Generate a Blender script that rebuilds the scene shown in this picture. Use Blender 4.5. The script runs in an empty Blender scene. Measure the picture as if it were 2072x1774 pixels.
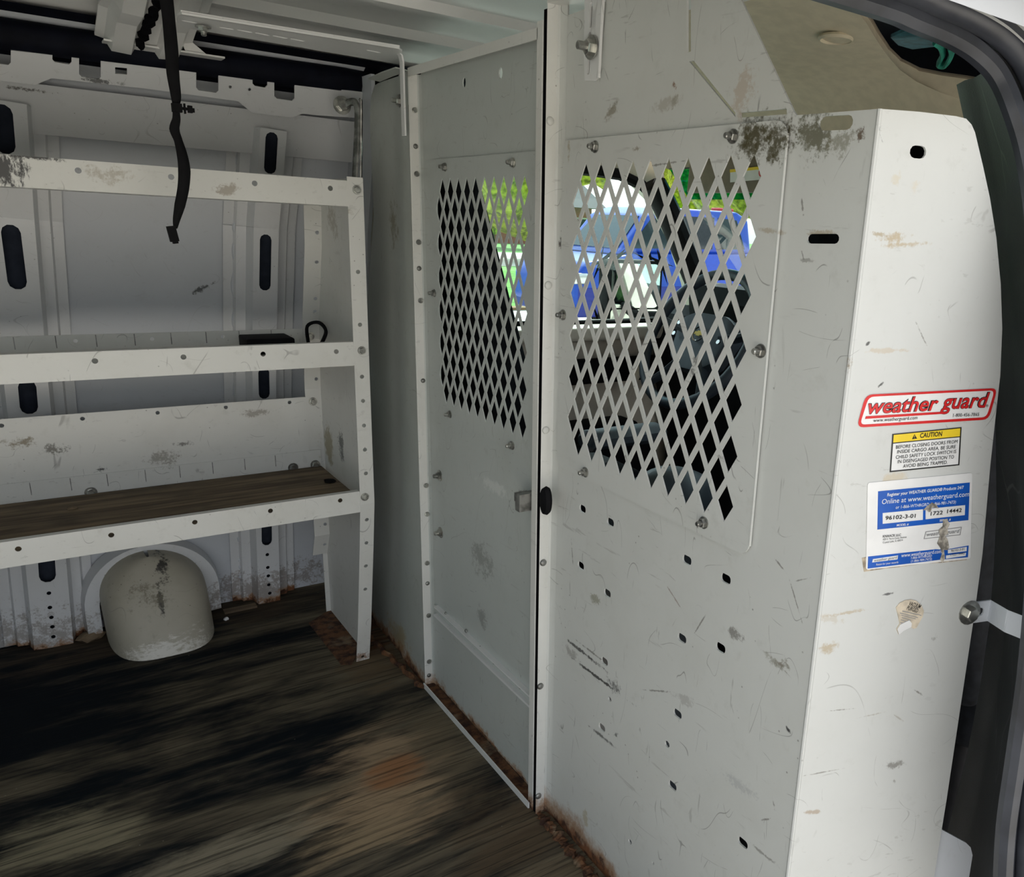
import bpy, bmesh, math, random
from mathutils import Vector, Matrix, noise as mnoise
from mathutils.geometry import delaunay_2d_cdt
random.seed(7)
SC = bpy.context.scene
COL = SC.collection
V3 = Vector
# ------------------------------------------------------------------ camera
W_IMG, H_IMG, FPX, PPX, PPY = 2072.0, 1774.0, 1668.64, 1312.25, 957.54
RM = Matrix(((0.79893127, -0.13061488, 0.58706778),
             (-0.59924688, -0.25583143, 0.75858649),
             (0.05110771, -0.957857, -0.28266228)))
CAM = V3((0, 0, .97))
cd = bpy.data.cameras.new('camera'); cam = bpy.data.objects.new('camera', cd); COL.objects.link(cam)
cd.sensor_fit = 'HORIZONTAL'; cd.sensor_width = 36; cd.lens = FPX / W_IMG * 36
cd.shift_x = (W_IMG / 2 - PPX) / W_IMG; cd.shift_y = (PPY - H_IMG / 2) / W_IMG
cd.clip_start = .02; cd.clip_end = 400
r_, d_, f_ = RM.col[0], RM.col[1], RM.col[2]
cam.matrix_world = Matrix(((r_[0], -d_[0], -f_[0], CAM[0]), (r_[1], -d_[1], -f_[1], CAM[1]),
                           (r_[2], -d_[2], -f_[2], CAM[2]), (0, 0, 0, 1)))
SC.camera = cam
# ------------------------------------------------------------------ world, sun, exposure
SUN_AZ, SUN_EL = math.radians(48), math.radians(50)      # azimuth from +x towards +y
wd = bpy.data.worlds.new('sky'); SC.world = wd; wd.use_nodes = True
wn = wd.node_tree.nodes; wl = wd.node_tree.links; wn.clear()
sky = wn.new('ShaderNodeTexSky'); sky.sky_type = 'NISHITA'; sky.sun_disc = False
sky.sun_elevation = SUN_EL; sky.sun_rotation = math.radians(90) - SUN_AZ
sky.air_density = 1.0; sky.dust_density = 2.5; sky.ozone_density = 1.0
bg = wn.new('ShaderNodeBackground'); bg.inputs[1].default_value = .20
wo = wn.new('ShaderNodeOutputWorld'); hsv = wn.new('ShaderNodeHueSaturation'); hsv.inputs['Saturation'].default_value = .22; wl.new(sky.outputs[0], hsv.inputs['Color']); wl.new(hsv.outputs[0], bg.inputs[0]); wl.new(bg.outputs[0], wo.inputs[0])
sl = bpy.data.lights.new('sun', 'SUN'); sl.energy = 3.2; sl.angle = .01; sl.color = (1, .95, .87)
so = bpy.data.objects.new('sun', sl); COL.objects.link(so)
sd = V3((math.cos(SUN_EL) * math.cos(SUN_AZ), math.cos(SUN_EL) * math.sin(SUN_AZ), math.sin(SUN_EL)))
so.rotation_euler = sd.to_track_quat('Z', 'Y').to_euler(); so.location = (0, 0, 8)
vs = SC.view_settings; vs.view_transform = 'Standard'; vs.look = 'None'; vs.gamma = 1; vs.use_curve_mapping = False
vs.exposure = 1.05

# ------------------------------------------------------------------ pixel rays onto real planes
def ray(px, py): return RM @ V3((px - PPX, py - PPY, FPX))
def on(px, py, axis, val):
    r = ray(px, py); return CAM + r * ((val - CAM[axis]) / r[axis])
def AX(px, py, x): return on(px, py, 0, x)
def AY(px, py, y): return on(px, py, 1, y)
def AZ(px, py, z): return on(px, py, 2, z)
def AP(px, py, o, n):
    r = ray(px, py); return CAM + r * ((o - CAM).dot(n) / r.dot(n))

# ------------------------------------------------------------------ object helpers
WL = {}
def fin(name, V, F, mat, parent=None, smooth=False, edge=None):
    V = [V3(v) for v in V]
    lo = V3([min(v[i] for v in V) for i in range(3)]); hi = V3([max(v[i] for v in V) for i in range(3)])
    o0 = (lo + hi) / 2
    if parent is None: o0.z = lo.z
    me = bpy.data.meshes.new(name); me.from_pydata([v - o0 for v in V], [], F)
    bm = bmesh.new(); bm.from_mesh(me); bmesh.ops.recalc_face_normals(bm, faces=bm.faces); bm.to_mesh(me); bm.free()
    if smooth:
        me.polygons.foreach_set('use_smooth', [True] * len(me.polygons))
        if smooth != 'all': me.set_sharp_from_angle(angle=math.radians(38))
    if mat: me.materials.append(mat)
    return link(name, me, o0, parent)
def link(name, me, loc, parent=None):
    o = bpy.data.objects.new(name, me); COL.objects.link(o); WL[o.name] = V3(loc)
    if parent is not None:
        o.parent = parent; o.location = V3(loc) - WL[parent.name]
    else: o.location = loc
    return o
def tag(o, label, cat, group=None):
    o['label'] = label; o['category'] = cat
    if group: o['group'] = group
    return o
def thing(name, label, cat, loc, group=None):
    return tag(link(name, None, loc), label, cat, group)
def struct(o): o['kind'] = 'structure'; return o

def inside(p, poly):
    x, y = p; c = False; j = len(poly) - 1
    for i in range(len(poly)):
        xi, yi = poly[i]; xj, yj = poly[j]
        if (yi > y) != (yj > y) and x < (xj - xi) * (y - yi) / (yj - yi) + xi: c = not c
        j = i
    return c
def sheet_geo(outer, holes, fr, t):
    """flat plate with real holes; fr = (origin, u, v, n); front face at n*0, back at -n*t"""
    o, u, v, n = fr
    loops = [outer] + list(holes); pts = []; edges = []
    for lp in loops:
        b = len(pts); pts += [V3(p[:2]).to_2d() if len(p) == 3 else V3((p[0], p[1], 0)).to_2d() for p in lp]
        edges += [(b + i, b + (i + 1) % len(lp)) for i in range(len(lp))]
    rv, re, rf, _, _, _ = delaunay_2d_cdt(pts, edges, [], 0, 1e-7)
    bbs = [(min(p[0] for p in h), max(p[0] for p in h), min(p[1] for p in h), max(p[1] for p in h)) for h in holes]
    tris = []
    for f in rf:
        c = ((rv[f[0]][0] + rv[f[1]][0] + rv[f[2]][0]) / 3, (rv[f[0]][1] + rv[f[1]][1] + rv[f[2]][1]) / 3)
        if not inside(c, outer): continue
        if any(b[0] < c[0] < b[1] and b[2] < c[1] < b[3] and inside(c, h) for b, h in zip(bbs, holes)): continue
        tris.append(f)
    N = len(rv); ec = {}
    for f in tris:
        for i in range(3):
            a, b = f[i], f[(i + 1) % 3]; k = (min(a, b), max(a, b)); ec.setdefault(k, []).append((a, b))
    V = [o + u * p[0] + v * p[1] for p in rv] + [o + u * p[0] + v * p[1] - n * t for p in rv]
    F = [tuple(f) for f in tris] + [(f[0] + N, f[2] + N, f[1] + N) for f in tris]
    F += [(e[0][1], e[0][0], e[0][0] + N, e[0][1] + N) for e in ec.values() if len(e) == 1]
    used = sorted({i for f in F for i in f}); mp = {k: i for i, k in enumerate(used)}
    return [V[i] for i in used], [tuple(mp[i] for i in f) for f in F]
def sheet(name, outer, holes, fr, t, mat, parent=None):
    V, F = sheet_geo(outer, holes, fr, t); return fin(name, V, F, mat, parent)
X_, Y_, Z_ = V3((1, 0, 0)), V3((0, 1, 0)), V3((0, 0, 1))
def frX(x): return (V3((x, 0, 0)), Y_, Z_, -X_)           # faces the rear (-x); coords (y, z)
def frY(y): return (V3((0, y, 0)), X_, Z_, -Y_)           # faces the side door (-y); coords (x, z)
def frZ(z): return (V3((0, 0, z)), X_, Y_, Z_)            # coords (x, y)
def rrect(a, b, c, d, r, n=4):
    P = []
    for cx, cy, s in ((c - r, d - r, 0), (a + r, d - r, 90), (a + r, b + r, 180), (c - r, b + r, 270)):
        for i in range(n + 1):
            t = math.radians(s + 90 * i / n); P.append((cx + r * math.cos(t), cy + r * math.sin(t)))
    return P
def slot(p, q, w, n=5):
    p = V3((p[0], p[1], 0)); q = V3((q[0], q[1], 0)); d = (q - p).normalized(); P = []
    a = math.atan2(d.y, d.x); r = w / 2
    for c, s in ((q - d * r, a - math.pi / 2), (p + d * r, a + math.pi / 2)):
        for i in range(n + 1):
            t = s + math.pi * i / n; P.append((c.x + r * math.cos(t), c.y + r * math.sin(t)))
    return P
def circ(c, r, n=10, ry=None): return [(c[0] + r * math.cos(2 * math.pi * i / n), c[1] + (ry or r) * math.sin(2 * math.pi * i / n)) for i in range(n)]
def box(a, b):
    V = [V3((x, y, z)) for x in (a[0], b[0]) for y in (a[1], b[1]) for z in (a[2], b[2])]
    return V, [(0, 1, 3, 2), (4, 6, 7, 5), (0, 4, 5, 1), (2, 3, 7, 6), (0, 2, 6, 4), (1, 5, 7, 3)]
def addbox(name, a, b, mat, parent=None, bev=0):
    V, F = box(a, b); o = fin(name, V, F, mat, parent)
    if bev: bevel(o, bev)
    return o
def bevel(o, w, seg=3):
    bm = bmesh.new(); bm.from_mesh(o.data)
    bmesh.ops.bevel(bm, geom=bm.edges[:], offset=w, segments=seg, affect='EDGES', profile=.6)
    bm.to_mesh(o.data); bm.free(); o.data.polygons.foreach_set('use_smooth', [True] * len(o.data.polygons))
    o.data.set_sharp_from_angle(angle=math.radians(40))
def sweep(path, secs, closed_sec=True, caps=True):
    """secs: list of point lists (3d) per path station"""
    V = []; F = []; n = len(secs[0])
    for s in secs: V += s
    for i in range(len(secs) - 1):
        for j in range(n if closed_sec else n - 1):
            k = (j + 1) % n; F.append((i * n + j, i * n + k, (i + 1) * n + k, (i + 1) * n + j))
    if caps and closed_sec:
        F.append(tuple(range(n))[::-1]); F.append(tuple((len(secs) - 1) * n + j for j in range(n)))
    return V, F
def tube_geo(path, r, n=8, flat=1.0, up=None, closed=False):
    path = [V3(p) for p in path]; m = len(path); secs = []; pu = up
    for i, p in enumerate(path):
        if closed: t = (path[(i + 1) % m] - path[i - 1]).normalized()
        else: t = (path[min(i + 1, m - 1)] - path[max(i - 1, 0)]).normalized()
        if pu is None: pu = V3((0, 0, 1)) if abs(t.z) < .9 else V3((1, 0, 0))
        a = (pu - t * pu.dot(t)).normalized(); b = t.cross(a)
        if up is None: pu = a
        rr = r[i] if isinstance(r, (list, tuple)) else r
        secs.append([p + a * (rr * math.cos(2 * math.pi * j / n)) + b * (rr * flat * math.sin(2 * math.pi * j / n)) for j in range(n)])
    if closed:
        secs.append(secs[0]); return sweep(path, secs, caps=False)
    return sweep(path, secs)
def tube(name, path, r, mat, parent=None, n=8, flat=1.0, up=None, closed=False):
    V, F = tube_geo(path, r, n, flat, up, closed); return fin(name, V, F, mat, parent, True)
def smooth_path(P, k=6):
    P = [V3(p) for p in P]; out = []
    for i in range(len(P) - 1):
        p0, p1, p2, p3 = P[max(i - 1, 0)], P[i], P[i + 1], P[min(i + 2, len(P) - 1)]
        for s in range(k):
            t = s / k
            out.append(.5 * ((2 * p1) + (p2 - p0) * t + (2 * p0 - 5 * p1 + 4 * p2 - p3) * t * t + (3 * p1 - p0 - 3 * p2 + p3) * t ** 3))
    return out + [P[-1]]
def extrude_x(name, prof, x0, x1, mat, parent=None, t=0, smooth=True):
    """open (y,z) profile pulled along x; t = thickness away from the cabin"""
    n = len(prof); V = [V3((x0, y, z)) for y, z in prof] + [V3((x1, y, z)) for y, z in prof]
    F = [(i, i + 1, n + i + 1, n + i) for i in range(n - 1)]
    return fin(name, V, F, mat, parent, smooth)
def join_geo(parts):
    V = []; F = []
    for v, f in parts:
        b = len(V); V += list(v); F += [tuple(i + b for i in q) for q in f]
    return V, F
def lathe_geo(prof, o, ax, n=12):
    """prof list of (radius, height) along axis"""
    ax = V3(ax).normalized(); a = ax.orthogonal().normalized(); b = ax.cross(a); V = []; F = []
    for r, h in prof:
        for j in range(n):
            t = 2 * math.pi * j / n; V.append(o + ax * h + a * (r * math.cos(t)) + b * (r * math.sin(t)))
    for i in range(len(prof) - 1):
        for j in range(n):
            k = (j + 1) % n; F.append((i * n + j, i * n + k, (i + 1) * n + k, (i + 1) * n + j))
    F.append(tuple(range(n))[::-1]); F.append(tuple((len(prof) - 1) * n + j for j in range(n)))
    return V, F

# ------------------------------------------------------------------ materials
class NT:
    def __init__(s, name):
        s.m = bpy.data.materials.new(name); s.m.use_nodes = True; s.t = s.m.node_tree; s.t.nodes.clear()
        s.b = s.n('ShaderNodeBsdfPrincipled'); out = s.n('ShaderNodeOutputMaterial'); s.l(s.b.outputs[0], out.inputs[0])
        s.pos = s.n('ShaderNodeNewGeometry').outputs['Position']
    def n(s, t): return s.t.nodes.new(t)
    def l(s, a, b): s.t.links.new(a, b)
    def put(s, sock, v):
        if hasattr(v, 'is_output'): s.l(v, sock)
        elif isinstance(v, (tuple, list)) and len(v) == 3 and sock.type == 'RGBA': sock.default_value = (*v, 1)
        else: sock.default_value = v
    def math(s, op, a, b=0, c=None, clamp=False):
        q = s.n('ShaderNodeMath'); q.operation = op; q.use_clamp = clamp; s.put(q.inputs[0], a); s.put(q.inputs[1], b)
        if c is not None: s.put(q.inputs[2], c)
        return q.outputs[0]
    def vec(s, op, a, b=None):
        q = s.n('ShaderNodeVectorMath'); q.operation = op; s.put(q.inputs[0], a)
        if b is not None: s.put(q.inputs[1], b)
        return q.outputs['Value'] if op in ('LENGTH', 'DOT_PRODUCT') else q.outputs[0]
    def mix(s, f, a, b):
        q = s.n('ShaderNodeMix'); q.data_type = 'RGBA'; s.put(q.inputs[0], f); s.put(q.inputs[6], a); s.put(q.inputs[7], b); return q.outputs[2]
    def noise(s, scale, detail=3, stretch=None, off=(0, 0, 0), rough=.5, dist=0, vec=None):
        p = vec or s.pos
        if stretch or off != (0, 0, 0):
            mp = s.n('ShaderNodeMapping'); s.l(p, mp.inputs[0]); mp.inputs['Scale'].default_value = stretch or (1, 1, 1); mp.inputs['Location'].default_value = off; p = mp.outputs[0]
        q = s.n('ShaderNodeTexNoise'); s.l(p, q.inputs['Vector']); q.inputs['Scale'].default_value = scale
        q.inputs['Detail'].default_value = detail; q.inputs['Roughness'].default_value = rough; q.inputs['Distortion'].default_value = dist
        return q.outputs[0]
    def voro(s, scale, stretch=None, feat='DISTANCE_TO_EDGE', off=(0, 0, 0), rot=(0, 0, 0), warp=0):
        p = s.pos
        if warp:
            nz = s.n('ShaderNodeTexNoise'); s.l(p, nz.inputs['Vector']); nz.inputs['Scale'].default_value = 5
            p = s.vec('ADD', p, s.vec('SCALE', nz.outputs['Color'])); p.node.inputs[1].links[0].from_node.inputs['Scale'].default_value = warp
        mp = s.n('ShaderNodeMapping'); s.l(p, mp.inputs[0]); mp.inputs['Scale'].default_value = stretch or (1, 1, 1)
        mp.inputs['Location'].default_value = off; mp.inputs['Rotation'].default_value = rot
        q = s.n('ShaderNodeTexVoronoi'); q.feature = feat; s.l(mp.outputs[0], q.inputs['Vector']); q.inputs['Scale'].default_value = scale
        return q.outputs[0]
    def ss(s, x, lo, hi, a=0., b=1.):
        q = s.n('ShaderNodeMapRange'); q.interpolation_type = 'SMOOTHSTEP'; s.put(q.inputs[0], x)
        q.inputs[1].default_value = lo; q.inputs[2].default_value = hi; q.inputs[3].default_value = a; q.inputs[4].default_value = b; return q.outputs[0]
    def spot(s, c, rad, rot=(0, 0, 0)):
        mp = s.n('ShaderNodeMapping'); mp.vector_type = 'TEXTURE'; s.l(s.pos, mp.inputs[0]); mp.inputs['Location'].default_value = c
        mp.inputs['Rotation'].default_value = rot; mp.inputs['Scale'].default_value = rad
        return s.vec('LENGTH', mp.outputs[0])
    def z(s):
        q = s.n('ShaderNodeSeparateXYZ'); s.l(s.pos, q.inputs[0]); return q.outputs
    def bump(s, h, strength=.1, dist=.002):
        q = s.n('ShaderNodeBump'); q.inputs['Strength'].default_value = strength; q.inputs['Distance'].default_value = dist
        s.put(q.inputs['Height'], h); s.l(q.outputs[0], s.b.inputs['Normal'])
    def end(s, col=None, rough=None, metal=None, **k):
        if col is not None: s.put(s.b.inputs['Base Color'], col)
        if rough is not None: s.put(s.b.inputs['Roughness'], rough)
        if metal is not None: s.put(s.b.inputs['Metallic'], metal)
        for q, v in k.items(): s.put(s.b.inputs[q.replace('_', ' ')], v)
        return s.m
def plain(name, col, rough=.5, metal=0, var=.12, nscale=30, bump=.05, **k):
    t = NT(name); nz = t.noise(nscale, 4)
    c = t.mix(t.ss(nz, .3, .7), tuple(x * (1 - var) for x in col), tuple(min(1, x * (1 + var)) for x in col))
    if bump: t.bump(t.noise(nscale * 8, 2), bump)
    return t.end(c, rough, metal, **k)
def worn(name, base, rough=.38, grime=.25, scratch=.5, stains=(), rust_z=None, specks=.5, gscale=6, streak=None, extra=None):
    """white enamel with scuffs, scratches, specks and stains that have their own place"""
    t = NT(name)
    g = t.ss(t.noise(gscale, 6, rough=.62), .42, .78, 0, grime)
    col = t.mix(g, base, tuple(b * k for b, k in zip(base, (.62, .60, .53))))
    g2 = t.ss(t.noise(38, 5, rough=.7), .56, .78, 0, grime * .9)
    col = t.mix(g2, col, tuple(b * k for b, k in zip(base, (.45, .43, .37))))
    # hairline scratches: thin curved contour lines, broken up by masks
    for i, (sc, st, th) in enumerate(((8, (1, 1.7, .6), .0026), (13, (1, .5, 1.7), .0036), (21, (1, 2.0, .7), .0065))):
        nz = t.noise(sc, 0, stretch=st, off=(i * 3.3, 1.2 + i, .7), dist=.15)
        e = t.ss(t.math('ABSOLUTE', t.math('SUBTRACT', nz, .5 + .03 * i)), th * .35, th, 1, 0)
        mk = t.ss(t.noise(15 + 4 * i, 2, off=(i * 7.7, 3, 1)), .56, .63)
        col = t.mix(t.math('MULTIPLY', t.math('MULTIPLY', e, mk), scratch * .8), col, (.16, .155, .145))
    # short scuffs
    sf = t.ss(t.noise(26, 3, stretch=(1, 2.6, .55), rough=.6, dist=.6), .67, .72)
    sf = t.math('MULTIPLY', sf, t.ss(t.noise(4, 2, off=(5, 5, 5)), .48, .62))
    col = t.mix(t.math('MULTIPLY', sf, scratch * .55), col, (.16, .15, .13))
    for ang, sc2 in ((.75, 34), (.35, 52)):
        mp = t.n('ShaderNodeMapping'); t.l(t.pos, mp.inputs[0]); mp.inputs['Rotation'].default_value = (ang, .3, 0); mp.inputs['Scale'].default_value = (1, .30, 2.4)
        s2 = t.ss(t.noise(sc2, 3, rough=.65, vec=mp.outputs[0]), .645, .70); s2 = t.math('MULTIPLY', s2, t.ss(t.noise(5.5, 3, off=(sc2, 2, 2)), .47, .62))
        col = t.mix(t.math('MULTIPLY', s2, scratch * .5), col, (.27, .26, .24))
    sp = t.ss(t.voro(75, feat='F1'), .05, .12, 1, 0)
    sp = t.math('MULTIPLY', sp, t.ss(t.noise(12, 2, off=(9, 1, 4)), .56, .64))
    col = t.mix(t.math('MULTIPLY', sp, specks), col, (.05, .04, .03))
    cache = {}
    for st in stains:
        c, rad, colr, amt, ns = st[:5]; rot = st[5] if len(st) > 5 else (0, 0, 0)
        d = t.spot(c, rad, rot)
        nb = min((16, 28, 46), key=lambda q: abs(q - ns)); key = (nb, st[6] if len(st) > 6 else None)
        if key not in cache:
            a_ = t.noise(nb, 5, rough=.68, stretch=key[1]); b_ = t.noise(nb * 4.5, 3, rough=.75, stretch=key[1])
            cache[key] = t.math('ADD', t.math('MULTIPLY', a_, .6), t.math('MULTIPLY', b_, .4))
        nn = cache[key]
        m = t.ss(t.math('SUBTRACT', nn, t.math('MULTIPLY', d, .22)), .335, .46)
        m = t.math('MULTIPLY', m, t.ss(d, .75, 1.15, 1, 0))
        col = t.mix(t.math('MULTIPLY', m, amt), col, colr)
    rg = rough
    if rust_z is not None:
        z = t.z()[2]; h = t.math('ADD', z, t.math('MULTIPLY', t.math('SUBTRACT', t.noise(22, 5, rough=.7), .5), .10))
        m1 = t.ss(h, rust_z * .4, rust_z * 1.1, 1, 0)
        col = t.mix(t.math('MULTIPLY', m1, .85), col, (.30, .16, .07))
        m2 = t.ss(h, rust_z * .1, rust_z * .5, 1, 0)
        rc = t.mix(t.ss(t.noise(60, 4), .4, .6), (.05, .018, .008), (.19, .075, .028))
        col = t.mix(m2, col, rc); rg = t.math('MAXIMUM', rough, t.math('MULTIPLY', m1, .8))
    if extra: col = extra(t, col)
    t.bump(t.noise(14, 3), .12, .004)
    return t.end(col, rg)
M = {}
def yz(px, py, x=.62): p = AX(px, py, x); return (p.y, p.z)
GREY = (.625, .635, .605); WHITE = (.70, .71, .70)
MOSS = (.065, .055, .018)
def stk(p, q, w, col, amt, ns=46, at=None):
    """a straight scuff from pixel p to pixel q on a plane, w wide"""
    at = at or (lambda a, b: AX(a, b, .62)); A, B = at(*p), at(*q); d = B - A
    if abs(d.x) < 1e-6: return ((A + B) / 2, (.03, d.length / 2, w), col, amt, ns, (math.atan2(d.z, d.y), 0, 0))
    h = math.atan2(d.y, d.x); return ((A + B) / 2, (d.length / 2, .03, w), col, amt, ns, (0, -math.atan2(d.z, math.hypot(d.x, d.y)), h))
DK = (.07, .07, .068); MD = (.20, .19, .17)
panel_st = [
    (AX(1548, 272, .62), (.05, .052, .034), MOSS, .95, 28), (AX(1585, 290, .62), (.05, .025, .03), MOSS, .9, 46), (AX(1520, 300, .62), (.05, .022, .022), MOSS, .85, 46),
    (AX(1650, 275, .62), (.05, .034, .030), (.10, .095, .045), .85, 46), (AX(1700, 285, .62), (.05, .024, .018), (.22, .21, .15), .7, 46),
    (AX(1742, 275, .62), (.03, .007, .012), (.10, .06, .03), .9, 46),
    stk((1222, 245), (1255, 200), .011, (.26, .23, .17), .8, 28), stk((1228, 230), (1262, 192), .006, (.2, .18, .13), .7), stk((1300, 225), (1390, 195), .010, (.40, .37, .31), .6, 28),
    stk((1355, 225), (1372, 185), .007, (.30, .27, .21), .7), (AX(1365, 175, .62), (.03, .007, .009), (.20, .09, .04), .9, 46), (AX(1500, 185, .62), (.03, .03, .03), (.45, .34, .24), .5, 46),
    stk((1113, 1298), (1310, 1446), .0035, DK, .95), stk((1130, 1280), (1245, 1372), .004, DK, .9), stk((1160, 1290), (1230, 1345), .0022, MD, .8), stk((1225, 1360), (1262, 1420), .016, DK, .75),
    stk((1175, 1455), (1255, 1520), .004, DK, .8), stk((1130, 1300), (1180, 1345), .012, MD, .5), stk((1300, 1395), (1360, 1400), .002, MD, .8), stk((1240, 1490), (1252, 1478), .006, DK, .8),
    stk((1540, 1315), (1610, 1370), .009, (.26, .25, .20), .7, 46), (AX(1590, 1345, .62), (.03, .022, .012), (.22, .20, .16), .8, 46),
    stk((1600, 475), (1700, 470), .005, (.40, .34, .24), .8, 28), stk((1530, 462), (1600, 472), .004, (.40, .34, .24), .7, 28),
    (AX(1136, 495, .62), (.03, .008, .012), (.06, .05, .045), .9, 46), (AX(1185, 1660, .62), (.03, .012, .030), (.40, .34, .2), .6, 28),
    (AX(1410, 745, .62), (.03, .010, .022), DK, .75, 46), (AX(1490, 1285, .62), (.03, .018, .010), MD, .8, 46), (AX(1202, 1210, .62), (.03, .022, .012), (.24, .23, .16), .7, 46),
    stk((1585, 1465), (1605, 1485), .004, (.03, .03, .03), .95), stk((1560, 1600), (1570, 1650), .003, MD, .8), stk((1535, 1660), (1565, 1655), .002, MD, .8), stk((1500, 1690), (1600, 1774), .004, MD, .7),
    stk((1400, 1290), (1430, 1240), .0015, MD, .8), stk((1340, 1170), (1390, 1250), .0014, (.3, .25, .22), .8), stk((1560, 1120), (1600, 1170), .0018, MD, .8), stk((1585, 1130), (1635, 1300), .0012, MD, .8),
    stk((1590, 1180), (1655, 1165), .0013, MD, .7), stk((1350, 1400), (1420, 1430), .010, (.34, .33, .31), .5, 46), stk((1440, 1545), (1560, 1640), .012, (.40, .41, .41), .5, 46),
    stk((1155, 1080), (1160, 1150), .002, MD, .7), (AX(1158, 300, .62), (.03, .006, .020), (.36, .31, .2), .7, 28), stk((1270, 308), (1315, 297), .006, (.26, .22, .16), .8, 28),
    stk((1300, 340), (1420, 322), .0018, MD, .8), stk((1622, 400), (1625, 435), .0018, MD, .8), stk((1620, 500), (1628, 530), .0018, MD, .8), stk((1610, 525), (1650, 528), .003, MD, .6),
    (AX(1145, 1740, .62), (.03, .03, .03), (.24, .10, .04), .8, 46)]
M['panel'] = worn('panel_enamel', GREY, rough=.45, stains=panel_st, rust_z=.05, scratch=.75, specks=.55, grime=.16)
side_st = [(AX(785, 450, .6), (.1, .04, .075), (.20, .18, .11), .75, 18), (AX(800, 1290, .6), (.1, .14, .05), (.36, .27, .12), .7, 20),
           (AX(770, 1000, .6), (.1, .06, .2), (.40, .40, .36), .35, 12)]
M['side'] = worn('side_panel_enamel_shaded', (.45, .475, .445), stains=side_st, rust_z=.035, scratch=.45, grime=.3)  # base darkened to paint in the light falling off towards the shelving
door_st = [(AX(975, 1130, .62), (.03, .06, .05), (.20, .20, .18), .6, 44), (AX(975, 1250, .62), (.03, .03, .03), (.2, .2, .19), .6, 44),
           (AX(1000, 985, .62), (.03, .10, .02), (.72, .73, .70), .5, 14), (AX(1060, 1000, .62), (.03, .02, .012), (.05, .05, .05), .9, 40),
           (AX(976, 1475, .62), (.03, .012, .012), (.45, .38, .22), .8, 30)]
M['door'] = worn('door_enamel_shaded', (.50, .53, .505), stains=door_st, rust_z=.03, scratch=.55, specks=.5, grime=.2)  # base darker than the right panel, painting in weaker light here
M['strip'] = worn('flange_enamel', (.70, .70, .665), rough=.42, rust_z=.03, scratch=.4, specks=.6, grime=.2)
WO = AX(1780, 220, .62)                                    # wing: second face of the bent partition panel
WU = V3((.957, -.29, 0)).normalized(); WN = V3((WU.y, -WU.x, 0))
def AW(px, py): return AP(px, py, WO, WN)
TAN = (.46, .38, .26)
def sw(p, q, w, col, amt, ns=46): return stk(p, q, w, col, amt, ns, AW)
wing_st = [sw((1755, 486), (1850, 480), .008, TAN, .9, 28), sw((1760, 497), (1895, 492), .004, TAN, .8, 28), sw((1760, 470), (1800, 478), .003, (.4, .33, .22), .8),
           sw((1652, 1320), (1700, 1300), .010, (.44, .36, .24), .8, 28), sw((1655, 1250), (1780, 1228), .003, TAN, .7), sw((1650, 1245), (1720, 1262), .006, (.5, .45, .36), .5),
           sw((1805, 345), (1822, 375), .009, (.58, .53, .42), .7, 28), sw((1835, 395), (1865, 365), .006, (.60, .55, .45), .6, 28), sw((1720, 712), (1880, 706), .0035, (.55, .48, .38), .7),
           (AW(1710, 735), (.01, .01, .012), (.26, .20, .12), .8, 46), (AW(1664, 832), (.012, .012, .008), (.34, .28, .17), .9, 46), sw((1850, 645), (1885, 720), .0014, MD, .7),
           (AW(1808, 968), (.02, .02, .009), (.58, .5, .36), .7, 28), sw((1780, 1550), (1840, 1545), .008, MD, .75), sw((1805, 1570), (1815, 1590), .004, MD, .6),
           sw((1612, 1645), (1670, 1640), .004, (.40, .32, .24), .8, 28), sw((1612, 1572), (1730, 1550), .0012, MD, .7), sw((1725, 1455), (1800, 1438), .0016, (.42, .40, .36), .8), sw((1800, 1440), (1830, 1460), .0014, (.42, .4, .36), .8),
           sw((1835, 1385), (1875, 1412), .0022, MD, .8), sw((1660, 1440), (1740, 1432), .0012, MD, .7), sw((1778, 1205), (1815, 1198), .0018, (.1, .1, .1), .9), sw((1750, 700), (1762, 690), .002, DK, .9),
           sw((1700, 770), (1708, 765), .003, DK, .8), sw((1775, 785), (1790, 770), .002, DK, .9), sw((1880, 1300), (1900, 1285), .006, (.3, .3, .28), .6), sw((1770, 240), (1790, 300), .001, (.3, .3, .3), .7)]
M['wing'] = worn('wing_enamel', (.61, .62, .60), rough=.6, stains=wing_st, scratch=.5, specks=.3, grime=.12)
shelf_st = [(AY(10, 340, 1.605), (.035, .02, .04), (.02, .02, .02), .95, 60, (0, 0, 0), (1.6, 1, .6)), (AY(75, 318, 1.605), (.05, .02, .006), (.015, .015, .015), .95, 60),
            (AY(100, 402, 1.605), (.045, .02, .004), (.03, .03, .03), .9, 50), (AY(215, 352, 1.605), (.04, .02, .02), (.38, .34, .26), .6, 24),
            (AY(460, 383, 1.605), (.03, .02, .014), (.30, .25, .18), .7, 30), (AY(660, 425, 1.605), (.06, .2, .012), (.30, .26, .19), .5, 20),
            (AY(45, 895, 1.95), (.04, .03, .02), (.20, .16, .09), .85, 36), (AY(110, 910, 1.95), (.03, .03, .015), (.10, .09, .07), .8, 40),
            (AY(330, 930, 1.95), (.05, .03, .025), (.26, .24, .2), .7, 40), (AY(205, 950, 1.95), (.02, .03, .008), (.04, .04, .04), .9, 40),
            (AY(370, 898, 1.95), (.025, .03, .008), (.12, .11, .1), .8, 50), (AY(520, 835, 1.95), (.05, .03, .012), (.25, .22, .18), .7, 40),
            (AX(665, 900, .54), (.03, .05, .07), (.30, .25, .12), .8, 20), (AX(690, 900, .54), (.03, .03, .05), (.06, .06, .055), .85, 44),
            (AX(672, 450, .54), (.03, .05, .06), (.30, .27, .2), .6, 18), (AZ(735, 1335, .01), (.04, .04, .02), (.25, .12, .05), .8, 30)]
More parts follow.
